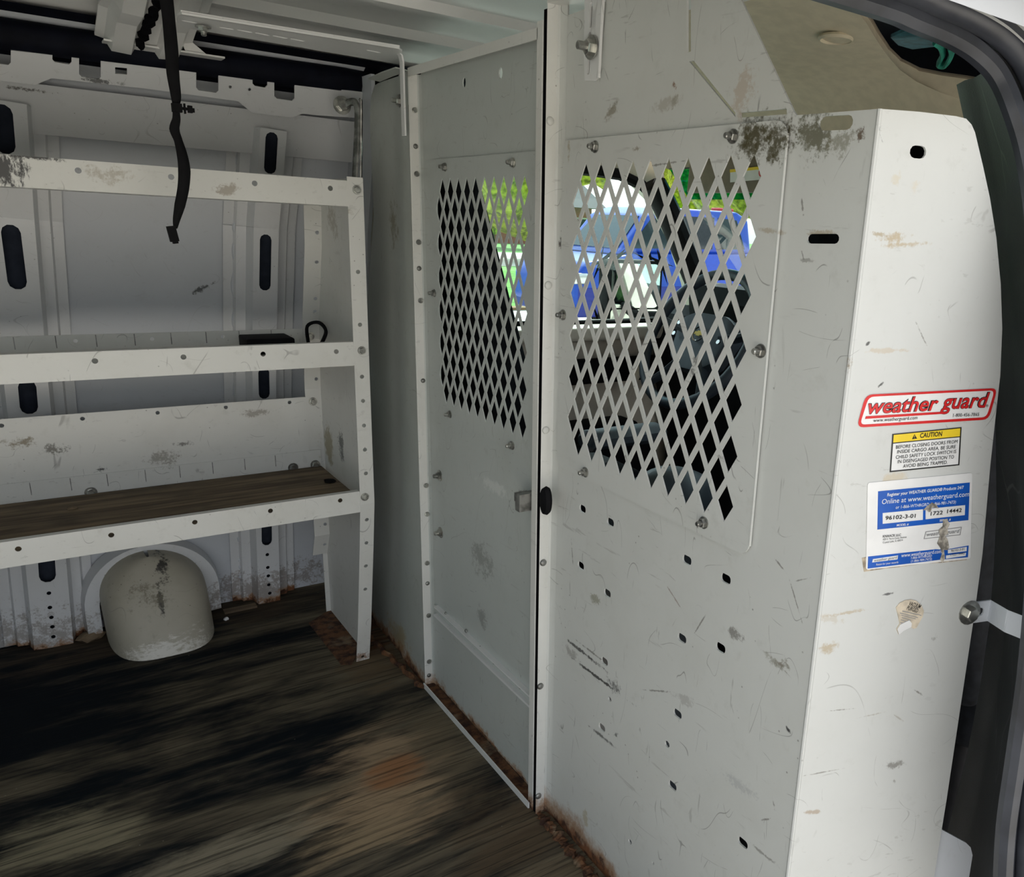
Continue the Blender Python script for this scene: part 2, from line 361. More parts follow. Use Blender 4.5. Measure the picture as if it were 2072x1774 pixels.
M['shelf'] = worn('shelf_enamel', (.71, .71, .675), rough=.36, stains=shelf_st, scratch=.55, specks=.6, grime=.22)
wall_st = [(V3((-.15, 2.12, .0)), (.5, .2, .13), (.16, .12, .08), .55, 60), (V3((.42, 2.12, .03)), (.3, .2, .08), (.15, .10, .06), .6, 60),
           (AY(410, 583, 2.1), (.035, .1, .008), (.08, .08, .08), .9, 50, (0, -.5, 0)), (AY(200, 165, 1.93), (.04, .1, .006), (.05, .05, .05), .8, 40),
           (AY(60, 180, 1.95), (.05, .1, .005), (.05, .04, .03), .8, 40)]
M['wall'] = worn('van_body_enamel', (.68, .69, .70), rough=.35, stains=wall_st, scratch=.3, specks=.5, grime=.15, rust_z=.02)
M['skin'] = worn('van_skin_enamel', (.60, .625, .66), rough=.30, stains=wall_st[2:3] + wall_st[:2], scratch=.2, specks=.25, grime=.12)
M['roof'] = worn('roof_enamel', (.75, .75, .73), rough=.33, scratch=.12, specks=.12, grime=.10)
M['bracket'] = worn('bracket_enamel', (.74, .745, .735), rough=.33, scratch=.35, specks=.3, grime=.12)
M['body'] = worn('outer_body_paint', (.74, .75, .75), rough=.35, scratch=.2, specks=.3, grime=.2)
M['strap_br'] = worn('strap_enamel', (.70, .73, .77), rough=.4, scratch=.2, specks=.2, grime=.1)
t = NT('zinc_steel'); nz = t.noise(60, 3)
M['steel'] = t.end(t.mix(t.ss(nz, .35, .65), (.26, .26, .245), (.56, .56, .52)), .30, .9)
t = NT('dull_steel'); nz = t.noise(60, 3)
M['dsteel'] = t.end(t.mix(t.ss(nz, .35, .65), (.16, .16, .15), (.36, .36, .34)), .45, .8)
M['rubber'] = plain('black_rubber', (.012, .013, .016), .5, var=.5, nscale=18, Specular_IOR_Level=.2)
M['slot_shade'] = plain('painted_slot_shade', (.026, .032, .046), .8, var=.2, Specular_IOR_Level=.1)  # painted shade seen through the rib slots
M['rubberseal'] = plain('weatherstrip_rubber', (.030, .033, .042), .42, var=.55, nscale=14, bump=.1)
M['black'] = plain('black_plastic', (.006, .006, .007), .7, var=.3, Specular_IOR_Level=.12)
M['blackgap'] = plain('black_foam', (.004, .004, .005), .95, var=.2, Specular_IOR_Level=.05)
M['conduit'] = plain('dark_conduit', (.004, .005, .010), .7, var=.3, Specular_IOR_Level=.12)
M['fabric'] = plain('black_seat_fabric', (.008, .009, .011), .9, var=.3, nscale=60, Specular_IOR_Level=.1)
M['bluegrey'] = plain('grey_seat_vinyl', (.034, .046, .060), .5, var=.25, nscale=20)
t = NT('grey_pillar_plastic'); nz = t.noise(9, 5)
c = t.mix(t.ss(nz, .35, .7), (.045, .047, .05), (.070, .072, .075))
e = t.ss(t.voro(9, (1, 1, .4), warp=.12), .003, .010, 1, 0); mk = t.ss(t.noise(6, 2), .5, .62)
c = t.mix(t.math('MULTIPLY', t.math('MULTIPLY', e, mk), .5), c, (.2, .2, .2))
t.bump(t.noise(500, 2), .25, .001); M['pillar'] = t.end(c, .55)
M['beige'] = plain('beige_headliner', (.60, .53, .39), .75, var=.06, nscale=40, bump=.1)
M['brownlip'] = plain('taupe_trim', (.20, .165, .12), .7, var=.1)
M['dash'] = plain('dash_plastic', (.009, .010, .011), .7, var=.2, Specular_IOR_Level=.2)
M['doorbeige'] = plain('cream_door_trim', (.60, .56, .47), .55, var=.06)
M['teal'] = plain('teal_lining', (.02, .13, .17), .7, var=.3, nscale=50)
M['green'] = plain('green_cloth', (.02, .22, .16), .6, var=.3, nscale=50)
M['paper'] = plain('white_vinyl', (.80, .80, .79), .4, var=.04, nscale=30, bump=0)
M['oldpaper'] = plain('yellowed_paper', (.62, .54, .42), .6, var=.2, nscale=90)
M['torn'] = plain('torn_paper_glue', (.36, .33, .28), .8, var=.6, nscale=160, bump=.3)
M['glue'] = plain('glue_residue', (.42, .35, .26), .7, var=.4, nscale=120)
M['red'] = plain('red_ink', (.62, .018, .02), .4, var=.08, bump=0)
M['yellow'] = plain('yellow_ink', (.85, .62, .03), .4, var=.06, bump=0)
M['blue'] = plain('blue_ink', (.008, .095, .46), .4, var=.1, bump=0)
M['ink'] = plain('black_ink', (.012, .012, .012), .5, var=.1, bump=0)
M['grey_ink'] = plain('grey_ink', (.30, .30, .30), .5, var=.1, bump=0)
M['white_ink'] = plain('white_ink', (.82, .83, .84), .5, var=.02, bump=0)
M['carblue'] = plain('blue_car_paint', (.008, .065, .45), .35, var=.05, bump=0)
M['cardark'] = plain('violet_blue_car_paint', (.02, .03, .27), .35, var=.05, bump=0)
M['tyre'] = plain('tyre_rubber', (.012, .012, .012), .8)
M['carglass'] = plain('car_window_tint', (.05, .07, .08), .05, var=.1, bump=0, Metallic=.5)
M['redlamp'] = plain('red_lamp', (.7, .02, .03), .2, var=.05, bump=0)
M['mirror'] = plain('mirror_glass', (.85, .86, .86), .02, 1.0, var=.01, bump=0)
M['chrome'] = plain('chrome', (.75, .75, .74), .15, 1.0, var=.02, bump=0)
t = NT('window_glass'); t.end((.9, .97, .97), 0.0, 0); t.b.inputs['Transmission Weight'].default_value = 0
gl = t.n('ShaderNodeBsdfGlossy'); gl.inputs['Roughness'].default_value = .02
tr = t.n('ShaderNodeBsdfTransparent'); tr.inputs[0].default_value = (.82, .94, .94, 1)
mx = t.n('ShaderNodeMixShader'); mx.inputs[0].default_value = .06; t.l(tr.outputs[0], mx.inputs[1]); t.l(gl.outputs[0], mx.inputs[2])
t.l(mx.outputs[0], [n for n in t.t.nodes if n.type == 'OUTPUT_MATERIAL'][0].inputs[0]); M['glass'] = t.m
t = NT('tinted_band_glass'); tr = t.n('ShaderNodeBsdfTransparent'); tr.inputs[0].default_value = (.12, .55, .62, 1)
t.l(tr.outputs[0], [n for n in t.t.nodes if n.type == 'OUTPUT_MATERIAL'][0].inputs[0]); M['tintglass'] = t.m
# cargo floor: worn, oil-stained plywood
t = NT('stained_plywood_floor')
sw = t.vec('ADD', t.pos, t.vec('SCALE', (0, 0, 0)))
big = t.noise(3.2, 5, stretch=(.55, 1.5, 1), rough=.6, dist=.9, off=(.3, .2, 0))
mid = t.noise(8, 5, stretch=(.28, 1.6, 1), rough=.65, dist=.5)
gr = t.noise(60, 4, stretch=(.05, 1.9, 1), rough=.7)
k = t.math('ADD', t.math('MULTIPLY', big, .62), t.math('MULTIPLY', mid, .46)); k = t.math('ADD', k, t.math('MULTIPLY', t.math('SUBTRACT', t.noise(30, 5, stretch=(.22, 1.5, 1), rough=.7), .5), .22))
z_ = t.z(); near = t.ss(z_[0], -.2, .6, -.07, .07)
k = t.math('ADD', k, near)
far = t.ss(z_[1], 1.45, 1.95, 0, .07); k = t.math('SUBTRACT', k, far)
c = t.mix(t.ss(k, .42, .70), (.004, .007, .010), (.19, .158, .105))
for cpt, rad, colr, amt, ns in ((AZ(780, 1540, 0), (.11, .12, .1), (.40, .29, .18), .9, 9), (AZ(760, 1640, 0), (.12, .10, .1), (.42, .30, .18), .9, 10), (AZ(700, 1700, 0), (.10, .06, .1), (.33, .25, .15), .8, 10),
                                (AZ(130, 1700, 0), (.1, .08, .1), (.33, .29, .19), .75, 12), (AZ(880, 1500, 0), (.06, .16, .1), (.17, .135, .085), .7, 12),
                                (AZ(800, 1560, 0), (.05, .05, .1), (.34, .16, .07), .85, 14), (AZ(480, 1720, 0), (.16, .05, .1), (.32, .28, .2), .75, 12),
                                (AZ(760, 1350, 0), (.08, .10, .1), (.15, .105, .06), .8, 14), (AZ(720, 1275, 0), (.07, .12, .1), (.10, .045, .02), .9, 16),
                                (AZ(1050, 1700, 0), (.10, .16, .1), (.12, .085, .05), .7, 14), (AZ(330, 1270, 0), (.5, .10, .1), (.085, .062, .04), .7, 14)):
    d = t.spot(cpt, tuple(q * 1.25 for q in rad)); nn = t.noise(ns, 6, rough=.65, stretch=(.45, 1.5, 1), dist=.5); nn = t.math('ADD', t.math('MULTIPLY', nn, .7), t.math('MULTIPLY', t.noise(45, 5, rough=.7, stretch=(.12, 1.6, 1)), .3)); m = t.ss(t.math('SUBTRACT', nn, t.math('MULTIPLY', d, .22)), .26, .48)
    c = t.mix(t.math('MULTIPLY', t.math('MULTIPLY', m, t.ss(d, .7, 1.2, 1, 0)), amt), c, colr)
c = t.mix(t.ss(gr, .50, .62, 0, .55), c, (.006, .007, .008))
sp = t.math('MULTIPLY', t.ss(t.voro(40, feat='F1'), .03, .07, 1, 0), t.ss(t.noise(6, 2), .55, .65)); c = t.mix(t.math('MULTIPLY', sp, .5), c, (.35, .32, .26))
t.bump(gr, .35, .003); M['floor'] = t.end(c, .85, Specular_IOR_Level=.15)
t = NT('brown_plywood_liner'); gr = t.noise(30, 5, stretch=(.12, 1.5, 1), rough=.65)
c = t.mix(t.ss(gr, .35, .7), (.085, .058, .034), (.24, .175, .105)); c = t.mix(t.ss(t.noise(9, 4), .5, .75, 0, .6), c, (.04, .03, .02))
t.bump(gr, .2, .002); M['ply'] = t.end(c, .8)
t = NT('rusty_steel'); c = t.mix(t.ss(t.noise(35, 6, rough=.7), .38, .62), (.035, .014, .007), (.17, .075, .03))
c = t.mix(t.ss(t.noise(18, 4, off=(3, 3, 3)), .55, .68, 0, .6), c, (.28, .22, .14)); t.bump(t.noise(60, 5), .6, .006); M['rust'] = t.end(c, .9)
filler_st = [(AY(330, 1150, 2.02), (.020, .12, .055), (.03, .028, .025), .95, 46), (AY(326, 1215, 1.98), (.008, .1, .06), (.04, .038, .03), .95, 46),
             (V3((.18, 1.95, .012)), (.13, .2, .045), (.72, .70, .64), .9, 28, (0, -.12, 0), (.5, 1, 1.2)), (AY(300, 1215, 1.96), (.06, .1, .05), (.17, .15, .1), .7, 50)]
M['filler'] = worn('cream_plastic', (.44, .41, .33), rough=.5, stains=filler_st, scratch=.4, specks=.7, grime=.5)
M['grass'] = plain('grass', (.10, .30, .03), .9, var=.4, nscale=3, bump=.4)
M['pave'] = plain('pale_pavement', (.57, .54, .48), .85, var=.1, nscale=2)
M['leaf'] = plain('foliage', (.33, .36, .03), .8, var=.6, nscale=4, bump=.5)
M['bark'] = plain('bark', (.12, .085, .06), .9, var=.3)
M['brick'] = plain('red_brick', (.42, .14, .09), .85, var=.15, nscale=8)
M['shingle'] = plain('grey_shingle', (.12, .11, .11), .9)
M['kerb'] = plain('brown_kerb', (.25, .16, .07), .9)

# ================================================================== THE VAN: floor, wall, roof
RX = -2.3                                                  # rear end of the cargo space
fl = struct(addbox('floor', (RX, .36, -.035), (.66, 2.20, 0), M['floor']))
prof = [(2.115, 0), (2.10, .30), (2.075, .62), (2.02, .93), (1.955, 1.11)]
def yf(z):
    for (y0, z0), (y1, z1) in zip(prof, prof[1:]):
        if z <= z1 or z1 == 1.11: return y0 + (y1 - y0) * (z - z0) / (z1 - z0)
def wallp(px, py, off=0.0):
    y = 2.05
    for _ in range(12):
        p = AY(px, py, y + off); y = yf(p.z)
    return AY(px, py, y + off)
skin = [(y + .055, z) for y, z in prof] + [(1.985, 1.20), (1.96, 1.24), (1.90, 1.275)]
wall = struct(extrude_x('wall_left', skin, RX, .66, M['skin']))
def interp(P, z):
    P = sorted(P, key=lambda p: p[1])
    if z <= P[0][1]: P = P[:2]
    elif z >= P[-1][1]: P = P[-2:]
    for (a, b), (c, d) in zip(P, P[1:]):
        if z <= d or (c, d) == P[-1]: return a + (c - a) * (z - b) / (d - b)
def rib(ctr, hw, slots, sw, holes, fl_l=.04, fl_r=.035):
    zb = [0, .30, .62, .93, 1.13]
    parts = []; dark = []
    for z0, z1 in zip(zb, zb[1:]):
        p0 = V3((interp(ctr, z0), yf(z0), z0)); p1 = V3((interp(ctr, z1), yf(z1), z1)); v = (p1 - p0); L = v.length; v.normalize()
        n = V3((0, -1, 0)); n = (n - v * n.dot(v)).normalized(); u = v.cross(n); u = u if u.x > 0 else -u
        hs = []
        for a, b in slots:
            for q in (0,):
                if z0 < (a.z + b.z) / 2 <= z1:
                    ua = ((a - p0).dot(u), min((a - p0).dot(v), L - .006)); ub = ((b - p0).dot(u), max((b - p0).dot(v), .006)); hs.append(slot(ub, ua, sw))
        for a in holes:
            if z0 < a.z <= z1 and .006 < (a - p0).dot(v) < L - .006: hs.append(circ(((a - p0).dot(u), (a - p0).dot(v)), .0045, 8))
        parts.append(sheet_geo([(-hw, 0), (hw, 0), (hw, L), (-hw, L)], hs, (p0, u, v, n), .0015))
        back = Y_
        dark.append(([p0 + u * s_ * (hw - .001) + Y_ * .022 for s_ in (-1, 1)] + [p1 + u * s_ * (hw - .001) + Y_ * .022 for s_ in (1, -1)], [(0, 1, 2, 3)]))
        for s, fw in ((-1, fl_l), (1, fl_r)):
            a0, a1 = p0 + u * s * hw, p1 + u * s * hw
            b0, b1 = a0 + u * s * .008 + back * .034, a1 + u * s * .008 + back * .034
            c0, c1 = b0 + u * s * fw * .5 + back * .001, b1 + u * s * fw * .5 + back * .001
            d0, d1 = c0 + u * s * .004 + back * .012, c1 + u * s * .004 + back * .012
            e0, e1 = d0 + u * s * fw * .5, d1 + u * s * fw * .5
            parts.append(([a0, a1, b0, b1, c0, c1, d0, d1, e0, e1], [(0, 1, 3, 2), (2, 3, 5, 4), (4, 5, 7, 6), (6, 7, 9, 8)]))
    V, F = join_geo(parts)
    r_o = fin('rib', V, F, M['wall'], wall)
    fin('rib_slot_shade', *join_geo(dark), M['slot_shade'], r_o); return r_o  # dark sheet behind the slots paints the shade of a deeper hollow
def pts(L, off=0): return [wallp(px, py, off) for px, py in L]
c2 = [(p.x, p.z) for p in pts([(546, 1222), (540, 1080), (535, 775), (537, 530), (552, 290)])]
s2 = [tuple(pts(q)) for q in (((551, 262), (546, 352)), ((538, 474), (536, 588)), ((534, 690), (535, 807)), ((539, 1000), (540, 1103)))]
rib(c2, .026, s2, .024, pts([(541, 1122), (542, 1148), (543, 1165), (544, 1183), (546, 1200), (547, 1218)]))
c1 = [(p.x, p.z) for p in pts([(110, 1315), (96, 1150), (56, 805), (28, 520), (6, 250)])]
s1 = [tuple(pts(q)) for q in (((2, 202), (12, 312)), ((20, 454), (37, 586)), ((46, 700), (60, 838)), ((88, 1050), (97, 1178)))]
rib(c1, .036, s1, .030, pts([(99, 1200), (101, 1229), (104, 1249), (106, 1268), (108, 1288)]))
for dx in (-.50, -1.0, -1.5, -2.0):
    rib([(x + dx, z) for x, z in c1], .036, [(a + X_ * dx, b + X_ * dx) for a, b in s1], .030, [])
# wavy seam sealant beside the ribs
def bead(L, amp, name='sealant_bead'):
    P = smooth_path(pts(L, .048), 14); P = [p + X_ * (amp * math.sin(i * .9) * (.4 + .6 * math.sin(i * .23) ** 2)) for i, p in enumerate(P)]
    tube(name, P, .0045, M['skin'], wall, 6)
bead([(487, 275), (480, 420), (474, 520), (474, 660)], .004); bead([(476, 700), (475, 800)], .002)
bead([(486, 1075), (490, 1120), (488, 1150), (492, 1185)], .006); bead([(28, 1150), (33, 1200), (44, 1250)], .004)
# band under the upper rail and the notched rail itself
fin('upper_band', *sweep(None, [[V3((x, 2.005, 1.082)), V3((x, 1.994, 1.082)), V3((x, 1.962, 1.165)), V3((x, 1.975, 1.165))] for x in (RX, .655)]), M['wall'], wall)
ro = V3((0, 1.957, 1.105)); rv_ = V3((0, -.055, .115)).normalized(); rn = V3((0, -rv_.z, rv_.y)); 
def RL(px, py): p = AP(px, py, ro, rn) - ro; return (p.x, p.dot(rv_))
lowe = [RL(*q) for q in ((745, 240), (640, 233), (612, 230), (590, 238), (510, 228), (482, 205), (300, 180), (104, 158), (72, 172), (0, 163))]
tope = [RL(*q) for q in ((0, 92), (22, 96), (22, 124), (3, 124))]
out = [(-2.2, lowe[-1][1])] + lowe[::-1]
top_line = lambda px: RL(px, 99 + px * .1195)
def notch(x0, x1, dep, r=5):
    y0, y1 = 99 + x0 * .1195, 99 + x1 * .1195
    return [RL(x1, y1), RL(x1, y1 + dep - r), RL(x1 - r, y1 + dep), RL(x0 + r, y0 + dep), RL(x0, y0 + dep - r), RL(x0, y0)]
tp = [RL(745, 188)]
for a in ((555, 596, 34), (511, 541, 14), (397, 442, 36), (160, 204, 37), (106, 145, 14), (-40, 22, 30)): tp += notch(*a)
tp += [(-2.2, tp[-1][1])]
hl = [[RL(233, 136), RL(257, 138), RL(257, 151), RL(233, 149)], circ(RL(466, 176), .003, 8), circ(RL(505, 181), .003, 8)]
sheet('upper_rail', out + tp, hl, (ro, X_, rv_, rn), .003, M['wall'], wall)
rb_ = [V3((x, y, z)) for x in (RX, .62) for y, z in ((1.962, 1.10), (1.965, 1.095), (1.985, 1.11))]
fin('body_pillar', *sweep(None, [[V3((.650, yf(min(z, 1.1)) - .11, z)), V3((.650, 2.16, z)), V3((.658, 2.16, z)), V3((.658, yf(min(z, 1.1)) - .11, z))] for z in (0, .3, .62, .93, 1.11, 1.25)]), M['skin'], wall)
# roof with lengthwise swages
roofp = [(1.985, 1.20), (1.955, 1.262), (1.90, 1.283), (1.86, 1.287), (1.84, 1.299), (1.74, 1.305), (1.725, 1.297), (1.69, 1.297), (1.675, 1.312), (1.56, 1.318), (1.545, 1.309), (1.50, 1.309),
         (1.485, 1.323), (1.34, 1.328), (1.325, 1.319), (1.27, 1.319), (1.255, 1.331), (1.10, 1.332), (1.085, 1.322), (1.03, 1.322), (1.015, 1.331), (.86, 1.327), (.80, 1.316),
         (.66, 1.31), (.55, 1.28), (.45, 1.22), (.385, 1.13)]
struct(extrude_x('ceiling', roofp, RX, .98, M['roof']))
# roof bow across, with its foot and gusset plate
def roofz(y):
    for (y0, z0), (y1, z1) in zip(roofp, roofp[1:]):
        if y1 <= y <= y0: return z1 + (z0 - z1) * (y - y1) / (y0 - y1)
bow = thing('roof_bow', 'ribbed white roof bow crossing the ceiling above the hanging black strap', 'roof bow', (.23, 1.2, 1.25))
secs = []
for y, dz in ((.6, .012), (1.0, .012), (1.4, .012), (1.6, .014), (1.70, .026), (1.78, .034), (1.86, .040), (1.895, .045)):
    z = min(roofz(y), 1.312) - dz + .012
    xs = [(-.075, .0), (-.062, -.003), (-.052, -.022), (-.022, -.024), (-.016, -.014), (.016, -.014), (.022, -.024), (.052, -.022), (.062, -.003), (.075, 0)]
    secs.append([V3((.25 + a, y, z + b)) for a, b in xs] + [V3((.25 + a, y, z + b + .004)) for a, b in xs[::-1]])
fin('bow_channel', *sweep(None, secs), M['roof'], bow)
P = [AY(207, 82, 1.885), AY(450, 125, 1.885)]
fin('foot_plate', *join_geo([box((P[0].x, 1.86, P[0].z - .003), (P[1].x, 1.90, P[0].z)),]), M['roof'], bow)
for s, xx in ((1, P[0].x + .03), (-1, P[1].x - .03)):
    V = [V3((xx, 1.865, P[0].z)), V3((xx + s * .035, 1.865, P[0].z)), V3((xx + s * .045, 1.865, P[0].z + .035))]
    fin('gusset', V + [v + Y_ * .003 for v in V], [(0, 1, 2), (5, 4, 3), (0, 3, 4, 1), (1, 4, 5, 2), (2, 5, 3, 0)], M['roof'], bow)
bd = smooth_path([AY(322, -10, 1.62), AY(312, 30, 1.70), AY(292, 60, 1.78), AY(284, 95, 1.85)], 8)
tube('black_sealant', [p + X_ * .004 * math.sin(i * 1.7) for i, p in enumerate(bd)], [.006 + .003 * math.sin(i * 2.1) for i in range(len(bd))], M['blackgap'], bow, 6)
# dark wiring conduit in the gutter between roof and rail
cpth = [V3((RX + .05, 1.915, 1.232)), V3((.1, 1.915, 1.234)), V3((.45, 1.915, 1.236)), V3((.60, 1.915, 1.238)), V3((.70, 1.93, 1.24))]
co = tag(tube('wiring_conduit', cpth, .026, M['conduit'], None, 10, .8), 'thick black conduit running along the roof gutter above the notched rail', 'conduit')
gut = struct(extrude_x('gutter_shade', [(1.945, 1.205), (1.965, 1.24), (1.945, 1.262), (1.87, 1.278)], RX + .01, .9, M['conduit']))  # dark strip paints the shadow inside the roof gutter channel
# rear end and right-hand body side around the door opening
added_rear_windows = [rrect(.52, .55, 1.16, 1.12, .06), rrect(1.28, .55, 1.92, 1.12, .06)]  # unseen rear window openings, added to let light onto the partition
wr = struct(sheet('wall_rear', [(.33, -.03), (2.2, -.03), (2.2, 1.33), (.33, 1.33)], added_rear_windows, (V3((RX, 0, 0)), Y_, Z_, X_), .03, M['wall']))
for q in added_rear_windows: sheet('pane', q, [], (V3((RX - .01, 0, 0)), Y_, Z_, X_), .003, M['glass'], wr)
sprof = [(.31, -.75), (.315, 0), (.325, .30), (.338, .60), (.385, .90), (.455, 1.10), (.52, 1.22)]
def ys(z):
    for (y0, z0), (y1, z1) in zip(sprof, sprof[1:]):
        if z <= z1 or z1 == 1.22: return y0 + (y1 - y0) * (z - z0) / (z1 - z0)
def sidep(px, py, off=0):
    y = .4
    for _ in range(15):
        p = AY(px, py, y + off); y = ys(p.z)
    return AY(px, py, y + off)
seal_px = [(1815, -8), (1865, 14), (1935, 45), (1990, 80), (2035, 128), (2068, 200), (2096, 300), (2116, 450), (2128, 700), (2122, 1000), (2100, 1300), (2072, 1500), (2052, 1640), (2044, 1774), (2040, 1900)]
sp_ = [sidep(*q) for q in seal_px]
zt = sp_[0].z
loop = [V3((-.90, ys(-.02), -.02)), V3((-.90, ys(.6), .6)), V3((-.90, ys(.95), .95)), V3((-.86, ys(zt - .03), zt - .03)), V3((-.76, ys(zt), zt)), V3((-.3, ys(zt), zt)), V3((.10, ys(zt), zt)), V3((sp_[0].x - .22, ys(zt), zt)), V3((sp_[0].x - .10, ys(zt), zt))] + sp_
lp = smooth_path(loop, 5)
# body side: outer skin with the side-door opening, following the same curve
def side_pt(x, z, off=0): return V3((x, ys(z) + off, z))
q2 = [(p.x, p.z) for p in lp]
ends = q2[-1]
V = []; F = []
outerb = []
def side_grid(name, off, mat):
    # strip from the opening edge out to the border of the body
    V = []; F = []; n = len(q2)
    for (x, z) in q2:
        cx, cz = -.1, .45
        dx, dz = x - cx, z - cz
        k = 1e9
        if dx > 1e-6: k = min(k, (.92 - cx) / dx)
        if dx < -1e-6: k = min(k, (RX - cx) / dx)
        if dz > 1e-6: k = min(k, (1.215 - cz) / dz)
        if dz < -1e-6: k = min(k, (-.75 - cz) / dz)
        row = []
        for s in range(7):
            f = s / 6; xx = x + dx * (k - 1) * f; zz = z + dz * (k - 1) * f
            row.append(side_pt(xx, zz, off))
        V += row
    for i in range(n - 1):
        for s in range(6): F.append((i * 7 + s, i * 7 + s + 1, (i + 1) * 7 + s + 1, (i + 1) * 7 + s))
    return fin(name, V, F, mat, None, True)
bs = struct(side_grid('wall_right', -.03, M['body']))
fin('side_liner', *(lambda g: g)(([v.co + bs.location + V3((0, .045, 0)) for v in bs.data.vertices], [tuple(p.vertices) for p in bs.data.polygons])), M['pillar'], bs)  # unseen inner liner, made dark to cut light bouncing inside the van
se = thing('door_weatherstrip', 'black rubber weatherstrip curving around the side door opening at upper right', 'door seal', (.6, .36, 0))
tube('seal_bulb', [p + V3((.002, -.016, .003)) for p in lp], .0125, M['rubberseal'], se, 10)
tube('seal_lip', [p + V3((-.014, -.002, -.011)) for p in lp], .0105, M['rubberseal'], se, 8)
# B-pillar trim
pl = [((1964, 160), .56), ((1980, 235), .55), ((1997, 320), .545), ((2014, 420), .53), ((2029, 560), .51), ((2038, 720), .49), ((2044, 900), .48), ((2044, 1060), .48), ((2036, 1180), .49), ((2026, 1290), .50), ((2006, 1420), .50), ((1978, 1560), .50), ((1944, 1690), .50), ((1921, 1774), .50), ((1886, 1900), .50)]
secs = []
for (q, yy) in pl:
    a = AY(q[0], q[1], yy)
    zc = a.z
    # matching seal point at that height
    xs = interp([(p.x, p.z) for p in sp_], zc); b = V3((xs - .004, ys(zc) + .004, zc))
    d = b - a; nn = V3((-d.y, d.x, 0)).normalized(); nn = nn if nn.y < 0 else -nn
    sec = [a + V3((.02, .03, 0)), a + V3((.002, .008, 0))] + [a + d * f + nn * (.007 * math.sin(math.pi * f) ** .7) for f in (.04, .12, .25, .4, .55, .7, .85, 1.0)] + [b + V3((.03, .01, 0))]
    secs.append(sec)
tag(fin('pillar_trim', *sweep(None, secs, closed_sec=False), M['pillar'], None, True), 'dark grey scuffed plastic trim on the door pillar, right of the white wing panel', 'pillar trim')

# ================================================================== SHELVING
sh = thing('shelving_unit', 'scuffed white steel three-tier shelving unit standing along the far van wall', 'shelf', (0, 1.8, 0))
EX = .54; SX = -1.05
fprof = [(1.705, 0), (1.68, .10), (1.64, .30), (1.622, .40), (1.615, .72), (1.605, 1.035)]
rprof = [(1.985, 0), (1.985, .16), (1.955, .22), (1.955, .58), (1.935, .74), (1.88, .90), (1.86, 1.035)]
for xe in (EX, SX):
    sheet('end_panel', fprof + rprof[::-1], [], frX(xe), .002, M['shelf'], sh)
def strip(name, prof, x0, x1, holes_z, mat, off=.0, hr=.0042, extra_holes=()):
    parts = []
    for (y0, z0), (y1, z1) in zip(prof, prof[1:]):
        p0 = V3((x0, y0 - off, z0)); p1 = V3((x0, y1 - off, z1)); v = p1 - p0; L = v.length; v.normalize(); n = X_.cross(v); n = n if n.y < 0 else -n
        hs = []
        for hx, hz in holes_z:
            w = (hz - z0) / (z1 - z0) * L
            if hr * 1.3 < w < L - hr * 1.3: hs.append(circ((hx - x0, w), hr, 8))
        parts.append(sheet_geo([(0, 0), (x1 - x0, 0), (x1 - x0, L), (0, L)], hs, (p0, X_, v, n), .0018))
    return fin(name, *join_geo(parts), mat, sh)
def fy(z): return interp(fprof, z)
def ryf(z): return interp(rprof, z)
def onf(px, py, prof, off=0):
    y = 1.62 if prof is fprof else 1.95
    for _ in range(12): p = AY(px, py, y - off); y = interp(prof, p.z)
    return AY(px, py, y - off)
lh = [(722, 372), (725, 550), (729, 657), (733, 762), (734, 811), (735, 861), (736, 910), (737, 958), (738, 1052), (737, 1099), (735, 1146), (734, 1193), (728, 1330)]
lhz = [(.526, onf(px, py, fprof, .002).z) for px, py in lh]
strip('front_leg', fprof, .512, .541, lhz[1:], M['shelf'], .002)
strip('front_leg', fprof, SX - .001, SX + .028, [(SX + .014, z) for _, z in lhz[1:]], M['shelf'], .002)
rh = [(632, 470), (629, 530), (625, 604), (626, 630), (630, 767), (640, 1063), (641, 1104)]
rhz = [((.531), onf(px, py, rprof).z) for px, py in rh]
rtop = [(y, z) for y, z in rprof if z >= .16]
strip('rear_strip', rtop, .505, .541, rhz, M['shelf'], .001)
strip('rear_foot', [(1.985, 0), (1.985, .16)], .529, .541, [], M['shelf'], .001)
steelhex = {}
def hexbolt(r=.006, h=.004, stud=0.0, washer=1.5):
    k = (r, h, stud, washer)
    if k not in steelhex:
        g = [lathe_geo([(r * washer, 0), (r * washer, .0015)], V3((0, 0, 0)), (-1, 0, 0), 16), lathe_geo([(r, .0015), (r, h), (r * .85, h + .0008)], V3((0, 0, 0)), (-1, 0, 0), 6)]
        if stud: g.append(lathe_geo([(r * .55, h), (r * .55, h + stud), (r * .4, h + stud + .001)], V3((0, 0, 0)), (-1, 0, 0), 10))
        V, F = join_geo(g); me = bpy.data.meshes.new('bolt'); me.from_pydata(V, [], F); me.materials.append(M['steel']); steelhex[k] = me
    return steelhex[k]
dome = {}
def rivet(r, mat):
    k = (r, mat.name)
    if k not in dome:
        V, F = lathe_geo([(r, 0), (r * .95, r * .25), (r * .7, r * .5), (r * .3, r * .62)], V3((0, 0, 0)), (-1, 0, 0), 12)
        me = bpy.data.meshes.new('rivet'); me.from_pydata(V, [], F); me.materials.append(mat); me.polygons.foreach_set('use_smooth', [True] * len(me.polygons)); dome[k] = me
    return dome[k]
def put(name, me, loc, parent, aim=None):
    o = link(name, me, loc, parent)
    if aim is not None: o.rotation_euler = V3((-1, 0, 0)).rotation_difference(V3(aim)).to_euler()
    return o
NY = (0, -1, 0)
for px, py in ((722, 384), (732, 709), (738, 1005)):
    p = onf(px, py, fprof, .002); put('bolt', hexbolt(.0062, .004, 0, 1.35), p, sh, NY)
for px, py in ((633, 812), (627, 680)):
    p = onf(px, py, rprof, .001); put('bolt', hexbolt(.0065, .004), p, sh, NY)
